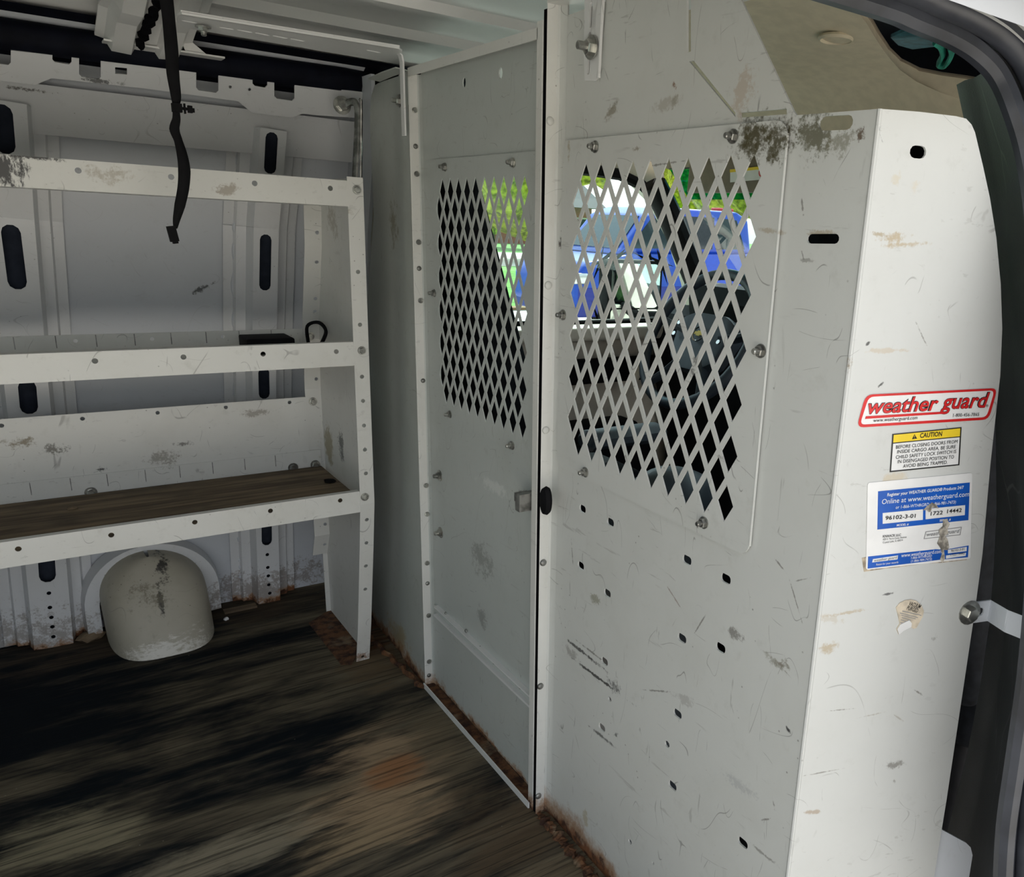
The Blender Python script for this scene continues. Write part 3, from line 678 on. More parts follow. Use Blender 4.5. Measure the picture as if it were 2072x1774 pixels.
tiers = [('top', 1.605, .983, 1.028, [(158, 345), (346, 358), (515, 371), (668, 381)], 1.865),
         ('mid', 1.615, .688, .734, [(192, 730), (371, 722), (532, 716), (680, 711)], 1.94),
         ('low', 1.6225, .384, .429, [(37, 1110), (225, 1082), (394, 1056), (547, 1033), (688, 1012)], 1.952)]
for nm, y, z0, z1, hp, yb in tiers:
    ti = fin('shelf_tray', *join_geo([box((SX, y, z0 + .0), (.512, yb, z0 + .002))]), M['shelf'], sh)
    hs = []
    for px, py in hp: p = AY(px, py, y); hs.append(circ((p.x, p.z), .0046, 10))
    dx = hs[1][0][0] - hs[0][0][0]
    for k in range(1, 5):
        if hs[0][0][0] - dx * k > SX + .03: hs.append([(a - dx * k, b) for a, b in hs[0]])
    sheet('front_lip', rrect(SX + .03, z0, .512, z1, .002, 2), hs, frY(y - .0015), .0018, M['shelf'], ti)
    fin('top_return', *box((SX, y, z1 - .0018), (.512, y + .012, z1)), M['shelf'], ti)
    if nm == 'mid':
        bh = []
        for px, py in ((153, 690), (308, 686), (451, 681), (582, 678)): p = AY(px, py, yb); bh.append(circ((p.x, p.z), .004, 8))
        sheet('back_lip', rrect(SX, z0 + .002, .53, .7195, .002, 2), bh, frY(yb), .0018, M['shelf'], ti)
        for px in (28, 113, 195, 273, 347, 418, 485, 550): 
            p = AY(px, 690, yb); fin('slot_mark', *box((p.x - .0008, yb - .0006, .695), (p.x + .0008, yb, .7185)), M['dsteel'], ti)
    if nm == 'top': fin('back_lip', *box((SX, yb, z0), (.53, yb + .002, z0 + .03)), M['shelf'], ti)
# low shelf: tall back panel, divider rail and plywood liner
bh = []
for px, py in ((3, 861), (167, 847), (319, 835), (457, 824), (586, 814)): p = AY(px, py, 1.951); bh.append(circ((p.x, p.z), .0042, 8))
sheet('back_panel', [(SX, .386), (.506, .386), (.506, .563), (SX, .563)], bh, frY(1.951), .0018, M['shelf'], sh)
bh = []
for px, py in ((20, 1016), (331, 977), (466, 961)): p = AY(px, py, 1.949); bh.append(circ((p.x, p.z), .004, 8))
dr = sheet('divider_rail', [(SX, .388), (.53, .388), (.53, .436), (SX, .436)], bh, frY(1.9485), .0018, M['shelf'], sh)
for px in (62, 145, 220, 298, 368, 435, 500, 562):
    p = AY(px, 990, 1.9485); fin('slot_mark', *box((p.x - .0007, 1.9479, .408), (p.x + .0007, 1.9485, .434)), M['dsteel'], dr)
for px, py in ((184, 996), (593, 946), (638, 940)): put('bolt', hexbolt(.0075, .004), AY(px, py, 1.948), sh, NY)
ply = addbox('plywood_liner', (SX + .01, 1.627, .387), (.528, 1.9455, .397), M['ply'], sh)
# loose stuff lying on the shelves
def crumb(name, label, cat, c, s, mat):
    bm = bmesh.new(); bmesh.ops.create_icosphere(bm, subdivisions=2, radius=1)
    for v in bm.verts:
        k = 1 + .45 * mnoise.noise(v.co * 1.7 + c * 9); v.co = V3((v.co.x * s[0] * k, v.co.y * s[1] * k, max(v.co.z, -.6) * s[2] * k))
    Vv = [v.co + c + V3((0, 0, s[2] * .55)) for v in bm.verts]; Ff = [tuple(v.index for v in f.verts) for f in bm.faces]; bm.free()
    return tag(fin(name, Vv, Ff, mat, None, True), label, cat)
p = AZ(147, 1030, .397); crumb('dirt_clump', 'small brown dirt clump on the plywood of the low shelf', 'dirt', p, (.009, .006, .004), M['ply'])
p = AZ(668, 975, .397); crumb('dark_offcut', 'dark scrap lying in the right end of the low shelf', 'scrap', p, (.012, .014, .004), M['black'])
p = V3((.50, 1.90, .690)); p = V3((.50, 1.88, .6945)); cb = smooth_path([p, p + V3((.005, .02, .035)), p + V3((.025, .005, .045)), p + V3((.03, -.03, .03)), p + V3((.012, -.05, .004))], 6)
tag(tube('wire_coil', cb, .004, M['black'], None, 6), 'small black looped wire at right end of the middle shelf', 'wire')
p = AY(545, 695, 1.80); tag(addbox('black_tray', (p.x - .045, 1.78, .6915), (p.x + .045, 1.86, .722), M['black'], None, .004), 'flat black bar lying on the middle shelf', 'bar')

# ================================================================== FUEL FILLER HOUSING
fh = thing('filler_housing', 'round-topped cream plastic filler housing bulging from the wall under the shelving', 'housing', (.165, 2.0, 0))
secs = []; FXC = .178; FH = AY(322, 1116, yf(.2) - .03).z; print('FH', FH)
base = [AZ(222, 1262, 0), AZ(428, 1268, 0)]
def filler(z):
    H = FH; k = z / H
    w = .108 * (1 if k < .45 else math.sqrt(max(0, 1 - ((k - .45) / .55) ** 2.2))); d = .175 * (1 - .70 * k ** 1.3)
    return max(w, .004), d
for i in range(19):
    k = i / 18; z = FH * (1 - (1 - k) ** 1.6); w, d = filler(z); row = []
    for j in range(25):
        a = math.pi * j / 24; cx = math.cos(a); sx = math.sin(a)
        row.append(V3((FXC - .012 * k + w * math.copysign(abs(cx) ** .62, cx), yf(z) + .03 - (d + .03) * sx ** .62, z)))
    secs.append(row)
V, F = sweep(None, secs, closed_sec=False); fin('hump', V, F, M['filler'], fh, 'all')
def arch(hw, top, n=24):
    zc = top - hw; P = [(FXC - .004 + hw, .015)] + [(FXC - .004 + hw * math.cos(math.pi * i / n), zc + hw * math.sin(math.pi * i / n)) for i in range(n + 1)] + [(FXC - .004 - hw, .015)]
    return P
fo, fi_ = arch(.138, FH + .012), arch(.110, FH - .018)
V = [V3((x, yf(z) - .006, z)) for x, z in fo] + [V3((x, yf(z) - .010, z)) for x, z in fi_] + [V3((x * 1.0 + (x - FXC) * .05, yf(z) + .05, z)) for x, z in fo]
n = len(fo); F = [(i, i + 1, n + i + 1, n + i) for i in range(n - 1)] + [(i, i + 1, 2 * n + i + 1, 2 * n + i) for i in range(n - 1)]
fin('flange', V, F, M['wall'], fh, True)
crumb('dirt_lump', 'brown dirt lump on the floor left of the cream filler housing', 'dirt', AZ(185, 1292, 0), (.028, .02, .012), M['ply'])
tag(addbox('wood_shim', tuple(AZ(455, 1243, 0)), tuple(AZ(455, 1243, 0) + V3((.075, .022, .005))), M['ply']), 'thin wooden shim on the floor right of the cream filler housing', 'wood scrap')
crumb('white_chip', 'tiny pale chip on the floor beside the wooden shim', 'debris', AZ(458, 1254, 0), (.006, .005, .005), M['paper'])
# rusty floor plate under the shelf end
pp = [AZ(*q, 0) for q in ((625, 1262), (668, 1235), (735, 1300), (712, 1345), (690, 1345))]
sheet('rust_plate', [(q.x, q.y) for q in pp], [], frZ(.003), .003, M['rust'], fl)
sl_ = [AZ(*q, 0) for q in ((745, 1285), (860, 1392))]
fin('rust_line', *join_geo([tube_geo([sl_[0] + (sl_[1] - sl_[0]) * (i / 14) + V3((-.004 + .004 * math.sin(i * 2.3), 0, .003)) for i in range(15)], [.006 + .003 * math.sin(i * 3.1) for i in range(15)], 6)]), M['rust'], fl)

# ================================================================== HANGING STRAP
st = thing('hanging_strap', 'twisted black cord hanging from the roof in front of the top shelf', 'strap', AY(353, 470, 1.5))
spx = [(333, -40, 20), (337, 0, 18), (342, 45, 17), (347, 100, 18), (350, 150, 17), (356, 195, 14), (356, 215, 9), (357, 240, 11), (353, 262, 14), (361, 285, 12), (369, 315, 15), (373, 345, 17), (371, 380, 16), (364, 415, 15), (357, 445, 10), (355, 462, 5)]
cen = smooth_path([AY(a, b, 1.5 + .004 * math.sin(i)) for i, (a, b, w) in enumerate(spx)], 5)
ws = [spx[min(i // 5, len(spx) - 1)][2] * (1 - (i % 5) / 5) + spx[min(i // 5 + 1, len(spx) - 1)][2] * ((i % 5) / 5) for i in range(len(cen))]
V, F = tube_geo(cen, [w * .00050 for w in ws], 8, .35, V3((1, 0, 0))); fin('webbing', V, F, M['black'], st, True)
p = AY(350, 475, 1.5); pg = fin('plug', *join_geo([box((-.006, -.005, -.013), (.006, .005, .010)), box((-.003, -.006, -.016), (.004, .006, -.013))]), M['black'], st)
pg.location = p - WL[st.name]; pg.rotation_euler = (0, -.15, 0)
p = AY(357, 218, 1.497); cl = fin('clip', *join_geo([box(p + V3((-.006, -.006, -.006)), p + V3((.007, .006, .006))), box(p + V3((.007, -.002, -.002)), p + V3((.020, .002, .002))), box(p + V3((.010, -.004, -.007)), p + V3((.012, .004, .007))),
    box(p + V3((.015, -.004, -.005)), p + V3((.021, .004, .005))), box(p + V3((.021, -.002, -.004)), p + V3((.024, .002, .002)))]), M['black'], st)

# ================================================================== PARTITION
STX, SHX = .60, .62
# left fixed panel
sp0 = thing('partition_side_panel', 'dull grey fixed partition panel between shelving and mesh door', 'partition panel', (.61, 1.66, 0))
pr = [(0, .602), (.10, .602), (.22, .604), (.30, .610), (.45, .611), (.65, .612), (.85, .615), (1, .620)]
def ymax(z): return 1.78 if z > .97 else 1.78 + (.97 - z) * .35
secs = []
for z in (0, .2, .4, .6, .8, .97, 1.05, 1.13, 1.17, 1.195, 1.214):
    cut = 0 if z < 1.13 else .035 * (1 - math.sqrt(max(0, 1 - ((z - 1.13) / .084) ** 2)))
    secs.append([V3((x, 1.525 + (ymax(z) - cut - 1.525) * f, z)) for f, x in pr])
V, F = sweep(None, secs, closed_sec=False); V2 = [v + V3((.002, 0, 0)) for v in V]; n = len(V)
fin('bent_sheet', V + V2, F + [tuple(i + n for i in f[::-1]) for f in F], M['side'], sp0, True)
fin('top_flange', *sweep(None, [[V3((x, y, 1.214)), V3((x - .022, y, 1.216)), V3((x - .022, y, 1.218)), V3((x, y, 1.216))] for y, x in ((1.525, .602), (1.60, .604), (1.69, .611))]), M['side'], sp0)
put('bolt', hexbolt(.0075, .006, .008), AX(808, 204, .602), sp0)
fin('hinge', *join_geo([tube_geo([V3((STX + .004, 1.5245, z0)), V3((STX + .004, 1.5245, z1))], .0035, 8) for z0, z1 in ((.02, .41), (.81, 1.16))]), M['dsteel'], sp0)
# angle bracket from the roof bow down to the side panel
an = thing('roof_angle_bracket', 'long white slotted angle bracket bolted under the roof bow, reaching the partition', 'bracket', AX(818, 105, .585))
e1 = AX(818, 108, .585); yb_, zb_ = e1.y, e1.z
s0 = AZ(360, 32, zb_ + .0); x0b = s0.x
# the bracket's top leg lies flat, its slots cut through
def bz(px, py): p = AZ(px, py, zb_); return (p.x, p.y)
a0, a1 = bz(360, 30), bz(812, 100)
yy0 = a0[1]; yy1 = a1[1]
q = [bz(358, 44), bz(360, 31), bz(368, 29), bz(806, 99), bz(814, 104), bz(806, 130), bz(372, 56)]
hs = [slot(bz(*a), bz(*b), .008) for a, b in (((367, 41), (398, 47)), ((444, 55), (474, 60)), ((480, 60), (511, 66)), ((516, 66), (546, 72)), ((552, 72), (582, 78)), ((588, 78), (617, 84)), ((742, 101), (770, 107)))]
sheet('slotted_leg', q, hs, (V3((0, 0, zb_)), X_, Y_, -Z_), .003, M['bracket'], an)
pa, pb = AZ(366, 30, zb_), AZ(808, 100, zb_)
fin('upright_leg', *join_geo([sweep(None, [[p, p + V3((0, -.002, 0)), p + V3((0, -.002, .006)), p + V3((0, 0, .006))] for p in (pa, pb)])]), M['bracket'], an)
c0 = AZ(816, 106, zb_)
dn = [c0 + V3((-.004, 0, .003)), c0 + V3((.004, 0, -.002)), c0 + V3((.006, 0, -.012)), c0 + V3((.006, 0, -.13))]
fin('drop_leg', *sweep(None, [[p + V3((0, .012, 0)), p + V3((0, .026, 0)), p + V3((-.003, .026, 0)), p + V3((-.003, .012, 0))] for p in dn]), M['bracket'], an)
put('bolt', hexbolt(.0075, .006, .006), AZ(411, 54, zb_ - .003), an, (0, 0, -1))
# ---- mesh door
DY0, DY1 = 1.486, 1.034
dr_ = thing('partition_door', 'hinged grey partition door with narrow diamond mesh window in the middle', 'door', (.6, 1.26, 0))
def diamonds(ya, yb, za, zb, fw=.775):
    """7 rows x 10 columns plus the interleaved 6 rows; ya = left, yb = right outer columns' centres"""
    hs = []; px_ = (yb - ya) / 9; hz = (zb - za) / (6 + .775); half = hz * .775 / 2; w = abs(px_) * fw / 2
    for i in range(10):
        for j in range(7):
            cy, cz = ya + px_ * i, za + half + hz * j; hs.append([(cy - w, cz), (cy, cz - half), (cy + w, cz), (cy, cz + half)])
        for j in range(6):
            cy, cz = ya + px_ * (i - .5), za + half + hz * (j + .5); hs.append([(cy - w, cz), (cy, cz - half), (cy + w, cz), (cy, cz + half)])
    return hs
dh = diamonds(1.420, 1.1285, .6412, 1.038)
op = rrect(1.10, .625, 1.455, 1.053, .01)
holes = [op, circ(yz(939, 167), .006, 10, .008), circ(yz(1013, 148), .006, 10, .008), circ(yz(978, 1438), .012, 12, .009)]
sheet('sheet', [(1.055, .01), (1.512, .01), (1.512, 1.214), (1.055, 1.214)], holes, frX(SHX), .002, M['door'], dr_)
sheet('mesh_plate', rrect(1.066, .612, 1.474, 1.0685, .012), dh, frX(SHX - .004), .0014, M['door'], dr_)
def bend(name, prof, z0, z1, mat, parent):
    secs = [[V3((x, y, z)) for z in (z0, z1)] for y, x in prof]
    V, F = sweep(None, secs, closed_sec=False); V2 = [v + V3((.002, 0, 0)) for v in V]; n = len(V)
    return fin(name, V + V2, F + [tuple(i + n for i in f[::-1]) for f in F], mat, parent, True)
bend('hinge_flange', [(1.5235, STX + .012), (1.5232, STX + .002), (1.522, STX), (1.5205, STX + .0015), (1.520, SHX - .004)], .006, 1.210, M['strip'], dr_)
bend('flange_bend', [(1.520, SHX - .004), (1.5185, SHX - .0018), (1.514, SHX - .0008), (1.507, SHX - .0002)], .006, 1.21, M['door'], dr_)
bend('latch_flange', [(1.069, SHX), (1.0685, STX + .002), (1.0675, STX), (1.053, STX), (1.052, STX + .002), (1.0515, SHX)], .0, 1.226, M['strip'], dr_)
fin('top_flange', *sweep(None, [[V3((STX, y, z - .014)), V3((STX, y, z)), V3((SHX, y, z)), V3((SHX, y, z - .003)), V3((STX + .002, y, z - .003)), V3((STX + .002, y, z - .014))] for y, z in ((1.522, 1.219), (1.066, 1.219))]), M['strip'], dr_)
fin('sill_ledge', *box((STX, 1.068, .001), (SHX + .002, 1.52, .005)), M['rust'], dr_)
fin('sill_lip', *box((STX - .004, 1.060, .000), (STX - .0015, 1.522, .011)), M['bracket'], dr_)
fin('kick_sheet', *box((SHX - .003, 1.069, .02), (SHX - .0005, 1.505, .199)), M['door'], dr_)
kb = fin('lap_strip', *join_geo([box((SHX - .009, 1.069, .199), (SHX, 1.490, .2025)), box((SHX - .010, 1.069, .180), (SHX - .003, 1.490, .1845))]), M['bracket'], dr_)
for q_ in ((902, 1241), (943, 1276), (972, 1310), (1000, 1340), (1053, 1390)): put('rivet', rivet(.004, M['dsteel']), AX(*q_, SHX - .003), dr_)
for q_ in ((901, 338), (1039, 329), (879, 593), (911, 838), (1037, 901)): put('bolt', hexbolt(.006, .005, .006, 1.2), AX(*q_, SHX - .004), dr_)
for q_ in ((890, 962), (892, 1077)): put('bolt', hexbolt(.0075, .006, .007), AX(*q_, SHX), dr_)
for q_ in ((839, 223), (843, 352), (847, 490), (851, 608), (862, 982), (864, 1040), (864, 1139), (867, 1245), (868, 1338)): put('rivet', hexbolt(.0045, .003, 0, 1.1), AY(*q_, 1.5198), dr_, NY)
for q_ in ((841, 296), (848, 543), (856, 770), (865, 1180), (868, 1366)): put('rivet', rivet(.0045, M['dsteel']), AY(*q_, 1.5198), dr_, NY)
for z in (AX(1066, 1080, STX).z, AX(1066, 1220, STX).z): put('bolt', hexbolt(.007, .005), V3((SHX, 1.078, z)), dr_)
p = AX(1062, 1010, .60); lt = fin('latch', *join_geo([box(p + V3((-.008, -.002, -.007)), p + V3((.014, .020, .007))), box(p + V3((-.018, -.016, -.014)), p + V3((.012, -.002, .014)))]), M['dsteel'], dr_)
p = AX(1104, 1016, .588); kn = fin('latch_knob', *lathe_geo([(.004, 0), (.016, .001), (.018, .005), (.016, .011), (.006, .013)], p + V3((.010, .006, 0)), (-1, 0, 0), 20), M['black'], dr_, True)
for v in kn.data.vertices: v.co.z *= 1.25; v.co.y *= .62
# ---- strut on the wall beside the side panel
su_ = thing('door_strut', 'slim dark metal strut with a hooked top beside the upper side panel', 'strut', AY(718, 360, 1.84))
V, F = tube_geo(smooth_path([AY(700, 212, 1.86), AY(712, 206, 1.85), AY(722, 214, 1.84), AY(723, 260, 1.84), AY(718, 362, 1.84)], 6), .0075, 8, .6)
fin('bar', V, F, M['dsteel'], su_, True)
put('pivot_bolt', hexbolt(.012, .008, 0, 1.5), AY(692, 213, 1.865), su_, NY)
fin('hook_rod', *tube_geo(smooth_path([AY(728, 204, 1.83), AY(731, 216, 1.83), AY(730, 362, 1.83)], 6), .003, 8), M['steel'], su_, True)
# ---- rubber gap
sg = tag(fin('gap_seal', *box((STX + .001, 1.0430, .0), (STX + .03, 1.0512, 1.238)), M['blackgap'], None), 'tall narrow black rubber seal between mesh door and right-hand partition panel', 'rubber seal')
# ---- right bent panel with wing
pn = thing('partition_panel', 'large white bent partition panel with wide diamond mesh window and angled wing', 'partition panel', (.64, .75, 0))
rh_ = diamonds(.9617, .6493, .6545, 1.050)
op = rrect(.615, .636, 1.008, 1.066, .01)
ov = []
for a, b in ((226, 67), (355, 129), (218, 330), (341, 458), (710, 304), (890, 391), (687, 667), (866, 711), (328, 774), (666, 1017), (316, 1081), (643, 1350), (969, 1615)):
    y, z = yz(1080 + a * .4364, 1000 + b * .4364); ov.append(rrect(y - .0085, z - .0055, y + .0085, z + .0055, .0045, 3))
for a, b, r in ((352, 950, .0045), (618, 1158, .0055), (446, 1610, .0045), (553, 1710, .003)):
    y, z = yz(1080 + a * .4364, 1000 + b * .4364); ov.append(circ((y, z), r, 8, r * .9))
def qd(L): return [yz(*p) for p in L]
ov += [qd([(1390, -45), (1398, -45), (1398, 104), (1390, 107)]), qd([(1394, 124), (1403, 122), (1488, 228), (1488, 237)]), qd([(1497, 228), (1592, 220), (1592, 231), (1498, 238)]),
       slot(yz(1656, 250), yz(1726, 247), .0125), slot(yz(1632, 483), yz(1698, 483), .009)]
fz = WO.z
outl = [(1.030, 0), (1.030, 1.256)] + qd([(1226, 3), (1226, -70), (1466, -70), (1500, 0), (1606, 226), (1612, 233)]) + [(.5022, fz), (.5022, 0)]
outl[1] = (1.030, yz(1134, 36)[1])
sheet('sheet', outl, [op] + ov, frX(SHX), .0025, M['panel'], pn)
sheet('mesh_plate', rrect(.6055, .627, 1.0188, 1.0785, .016), rh_, frX(SHX - .0055), .0018, M['panel'], pn)
zt2 = 1.244
bend('hinge_flange', [(1.0425, SHX - .002), (1.0422, STX + .002), (1.041, STX), (1.0398, STX + .0015), (1.0392, SHX - .005)], .0, zt2 + .004, M['strip'], pn)
bend('flange_bend', [(1.0392, SHX - .005), (1.037, SHX - .0022), (1.031, SHX - .0010), (1.0225, SHX - .0002)], .0, zt2, M['panel'], pn)
ta, tb = yz(1112, 33, STX), yz(1228, 2, SHX)
fin('top_flange', *sweep(None, [[V3((STX, y, z)), V3((SHX + .002, y, z)), V3((SHX + .002, y, z + .003)), V3((STX, y, z + .003))] for y, z in ((1.042, zt2), (.875, 1.232))]), M['strip'], pn)
for q_ in ((1113, 245), (1109, 577), (1104, 870), (1099, 1138), (1093, 1388), (1089, 1610)): put('rivet', rivet(.0058, M['strip'] if q_[1] < 900 else M['dsteel']), AY(*q_, 1.0395), pn, NY)
for q_ in ((1205, 297), (1484, 276), (1140, 637), (1540, 710), (1185, 955), (1425, 1057)): put('bolt', hexbolt(.006, .005, .006, 1.25), AX(*q_, SHX - .0055), pn)
fin('plate_rim', *box((SHX - .0060, .6048, .640), (SHX - .0030, .6054, 1.066)), M['panel'], pn)
# wing
def wl2(px, py): p = AW(px, py) - WO; return (p.dot(WU), p.z)
wo_ = [(0, 0)] + [wl2(*q) for q in ((1860, 226), (1935, 235), (1955, 240), (1966, 252), (1973, 268), (1990, 340), (2003, 400), (2016, 480), (2025, 575), (2028, 665), (2024, 760), (2016, 830), (2004, 940), (1996, 1030), (1988, 1120), (1972, 1240), (1945, 1420), (1915, 1620), (1890, 1774))]
e_ = wo_[-1]; wo_ += [(e_[0] + .004, -WO.z + .0), (0, -WO.z + .0)]
wh = [slot(wl2(1841, 306), wl2(1874, 309), .0108)]
sheet('wing_sheet', wo_, wh, (WO, WU, Z_, WN), .0025, M['wing'], pn)
fin('fold', *tube_geo([WO + V3((.001, .0005, 0)), V3((WO.x + .001, WO.y + .0005, 0))], .0024, 8), M['wing'], pn, True)
# rust crumbs along the panel foot
rg_ = []
for i in range(26):
    y = 1.035 - i * .008 + random.uniform(-.003, .003); r = random.uniform(.004, .010)
    bm = bmesh.new(); bmesh.ops.create_icosphere(bm, subdivisions=1, radius=r)
    rg_.append(([v.co * (1 + .5 * mnoise.noise(v.co * 200 + V3((i, 0, 0)))) + V3((SHX - .012 - random.uniform(0, .012), y, r * .4)) for v in bm.verts], [tuple(v.index for v in f.verts) for f in bm.faces])); bm.free()
ru = fin('rust_scale', *join_geo(rg_), M['rust'], pn); ru['kind'] = 'stuff'
# slotted roof bracket on the panel
sb = thing('slotted_bracket', 'short upright slotted white bracket with hex nut, top of the wide mesh panel', 'bracket', AX(1200, 165, SHX))
hs = [slot(yz(1200, 58), yz(1203, 4), .006), slot(yz(1196, 152), yz(1198, 112), .0055), slot(yz(1198, 108), yz(1200, 66), .0055)]
bl = [yz(*q) for q in ((1189, 164), (1208, 164), (1215, 158), (1226, 8), (1226, -60), (1190, -60), (1188, 60), (1187, 100))]
sheet('plate', bl, hs, frX(SHX - .0045), .003, M['bracket'], sb)
fin('edge_flange', *sweep(None, [[a, a + V3((-.0035, 0, 0)), a + V3((-.0035, .002, 0)), a + V3((0, .002, 0))] for a in (AX(1215, 158, SHX - .0075), AX(1226, -60, SHX - .0075))]), M['bracket'], sb)
put('bolt', hexbolt(.0095, .008, .012), AX(1197, 96, SHX - .0075), sb)
# strap bracket on the wing, pillar side
sbk = thing('pillar_bracket', 'bent pale strap bracket bolted between the wing panel and the pillar', 'bracket', AW(1965, 1260))
a_t, a_b = AW(1944, 1212) - WN * .004, AW(1944, 1256) - WN * .004
h_ = .026; zc = (AW(2000, 1238)).z
def stn(px, y): p = AY(px, 1240 + (px - 2000) * .25, y); return p
k0 = AW(1950, 1232); k1 = AW(2010, 1240); k2 = AY(2037, 1257, .405); k3 = AY(2076, 1258, .385); k4 = AY(2150, 1262, .37)
zc0 = k1.z
st_ = []
for p, z in ((k0 - WN * .006, zc0), (k1 - WN * .006, zc0), (k2, k2.z), (k3, k2.z), (k4, k2.z)): st_.append(V3((p.x, p.y, z)))
dd = (st_[1] - st_[0]).normalized(); L1 = (st_[1] - st_[0]).length
parts = [sheet_geo([(0, -h_ / 2), (L1, -h_ / 2), (L1, h_ / 2), (0, h_ / 2)], [slot((L1 - .034, 0), (L1 - .008, 0), .0105)], (st_[0], dd, Z_, WN), .002)]
secs = [[p + V3((0, 0, -h_ / 2)), p + V3((0, 0, h_ / 2)), p + V3((.0005, .002, h_ / 2)), p + V3((.0005, .002, -h_ / 2))] for p in st_[1:]]
parts.append(sweep(None, secs)); fin('strap', *join_geo(parts), M['strap_br'], sbk)
put('bolt', hexbolt(.0085, .007, 0, 1.7), AW(1961, 1239), sbk, WN)
bg_ = AW(1858, 307) + ray(1858, 307).normalized() * .07
sbt = thing('added_seat_belt', 'added black seat belt guide and webbing darkening the gap behind the wing panel', 'seat belt', V3((bg_.x, bg_.y, 0)))  # guide and webbing added to turn the slot and gap behind the wing black
addbox('belt_guide', bg_ - V3((.03, .015, .03)), bg_ + V3((.03, .015, .03)), M['black'], sbt, .006)
fin('webbing', *sweep(None, [[p + V3((-.022, 0, 0)), p + V3((.022, 0, 0)), p + V3((.022, .002, 0)), p + V3((-.022, .002, 0))] for p in (bg_ + V3((0, 0, -.02)), bg_ + V3((.03, .01, -.5)), V3((bg_.x + .05, bg_.y, 0)))]), M['black'], sbt)
# pale corner plate low down behind the wing
def lp2(px, py): p = AP(px, py, WO - WN * .006, WN) - WO; return (p.dot(WU), p.z)
cpo = [lp2(*q) for q in ((1880, 1660), (1905, 1678), (1955, 1705), (1964, 1714), (1968, 1730), (1960, 1780), (1945, 1860), (1870, 1860))]
tag(sheet('corner_plate', cpo, [], (WO - WN * .006, WU, Z_, WN), .003, M['strap_br'], None), 'pale blue-white corner plate low behind the wing panel, bottom right', 'plate')

# ================================================================== CAB
struct(addbox('floor_cab', (.66, .36, -.34), (2.3, 2.10, -.30), M['dash']))
DYD = 2.04
# driver door with window
wp = [(p.x, p.z) for p in (AY(*q, DYD) for q in ((1150, 340), (1190, 344), (1250, 353), (1295, 374), (1333, 412), (1372, 492), (1398, 575), (1412, 648)))]
zs_ = .705
win = [(.78, zs_), (.74, .80), (.74, 1.08), (.80, 1.125)] + wp[:-1] + [(wp[-1][0], zs_)]
d1 = struct(sheet('door_1', [(.66, -.3), (2.35, -.3), (2.35, .70)] + [(p.x, p.z) for p in (AY(*q, DYD) for q in ((1462, 655), (1432, 570), (1396, 475), (1366, 405), (1345, 362)))] + [(1.47, 1.45), (.66, 1.45)], [win], frY(DYD), .05, M['doorbeige']))
ctr = [(sum(p[0] for p in win) / len(win)), .9]
fp = [V3((x, DYD - .008, z)) for x, z in win]
tube('window_frame', fp, .016, M['black'], d1, 8, 1.0, None, True)
sheet('pane', [(x, z) for x, z in win], [], frY(DYD + .02), .003, M['glass'], d1)
addbox('sill_cap', (.70, 1.955, .66), (1.85, 2.036, .700), M['doorbeige'], d1, .012)
addbox('armrest', (.90, 1.93, .36), (1.45, 2.036, .42), M['black'], d1, .015)
addbox('upper_trim', (.70, 1.99, .53), (1.85, 2.038, .60), M['black'], d1, .012)
addbox('map_pocket', (.80, 1.96, .05), (1.55, 2.036, .34), M['black'], d1, .015)
p = AY(1285, 770, 1.90); fin('pull_handle', *tube_geo(smooth_path([AY(1300, 735, 1.95), AY(1285, 765, 1.93), AY(1270, 800, 1.95)], 5), .012, 8), M['doorbeige'], d1, True)
# A-pillar, windshield, dash
ap = smooth_path([AY(1322, 372, 1.96), AY(1352, 430, 1.96), AY(1385, 510, 1.97), AY(1420, 600, 1.98), AY(1440, 680, 1.99)], 5)
tag(tube('windshield_pillar', ap, .032, M['black'], None, 10, 1.4), 'black trimmed front pillar between side window and windshield', 'pillar trim')
wt, wb = V3((1.565, 0, 1.145)), V3((1.985, 0, .745)); wv = (wb - wt).normalized(); wL = (wb - wt).length; wnn = V3((wv.z, 0, -wv.x)); wnn = wnn if wnn.x < 0 else -wnn
wi = struct(sheet('window_1', [(.40, .05), (2.00, .05), (2.00, wL), (.40, wL)], [], (wt, Y_, wv, wnn), .004, M['glass']))
sheet('tint_band', [(.40, 0), (2.00, 0), (2.00, .115), (.40, .115)], [], (wt + wnn * .003, Y_, wv, wnn), .002, M['tintglass'], wi)
da = thing('dashboard', 'black dashboard with instrument hood below the windshield', 'dashboard', (1.8, 1.2, -.3))
dprof = [(1.62, -.25), (1.60, .35), (1.55, .52), (1.53, .66), (1.56, .735), (1.64, .755), (2.10, .74), (2.25, .70), (2.25, -.25)]
fin('dash_shell', *sweep(None, [[V3((x, y, z)) for x, z in dprof] for y in (.42, 1.99)]), M['dash'], da, True)
hood = [(1.56, .72), (1.535, .79), (1.55, .83), (1.62, .835), (1.78, .75)]
fin('instrument_hood', *sweep(None, [[V3((x + (.04 if e else 0), y, z - (.05 if e else 0))) for x, z in hood] for y, e in ((1.36, 1), (1.40, 0), (1.84, 0), (1.88, 1))]), M['dash'], da, True)
for yv in (1.42, 1.90): fin('air_vent', *box((1.535, yv - .05, .62), (1.555, yv + .05, .70)), M['black'], da)
sheet('instrument_glass', rrect(1.45, .735, 1.80, .815, .02), [], frX(1.552), .003, M['bluegrey'], da)
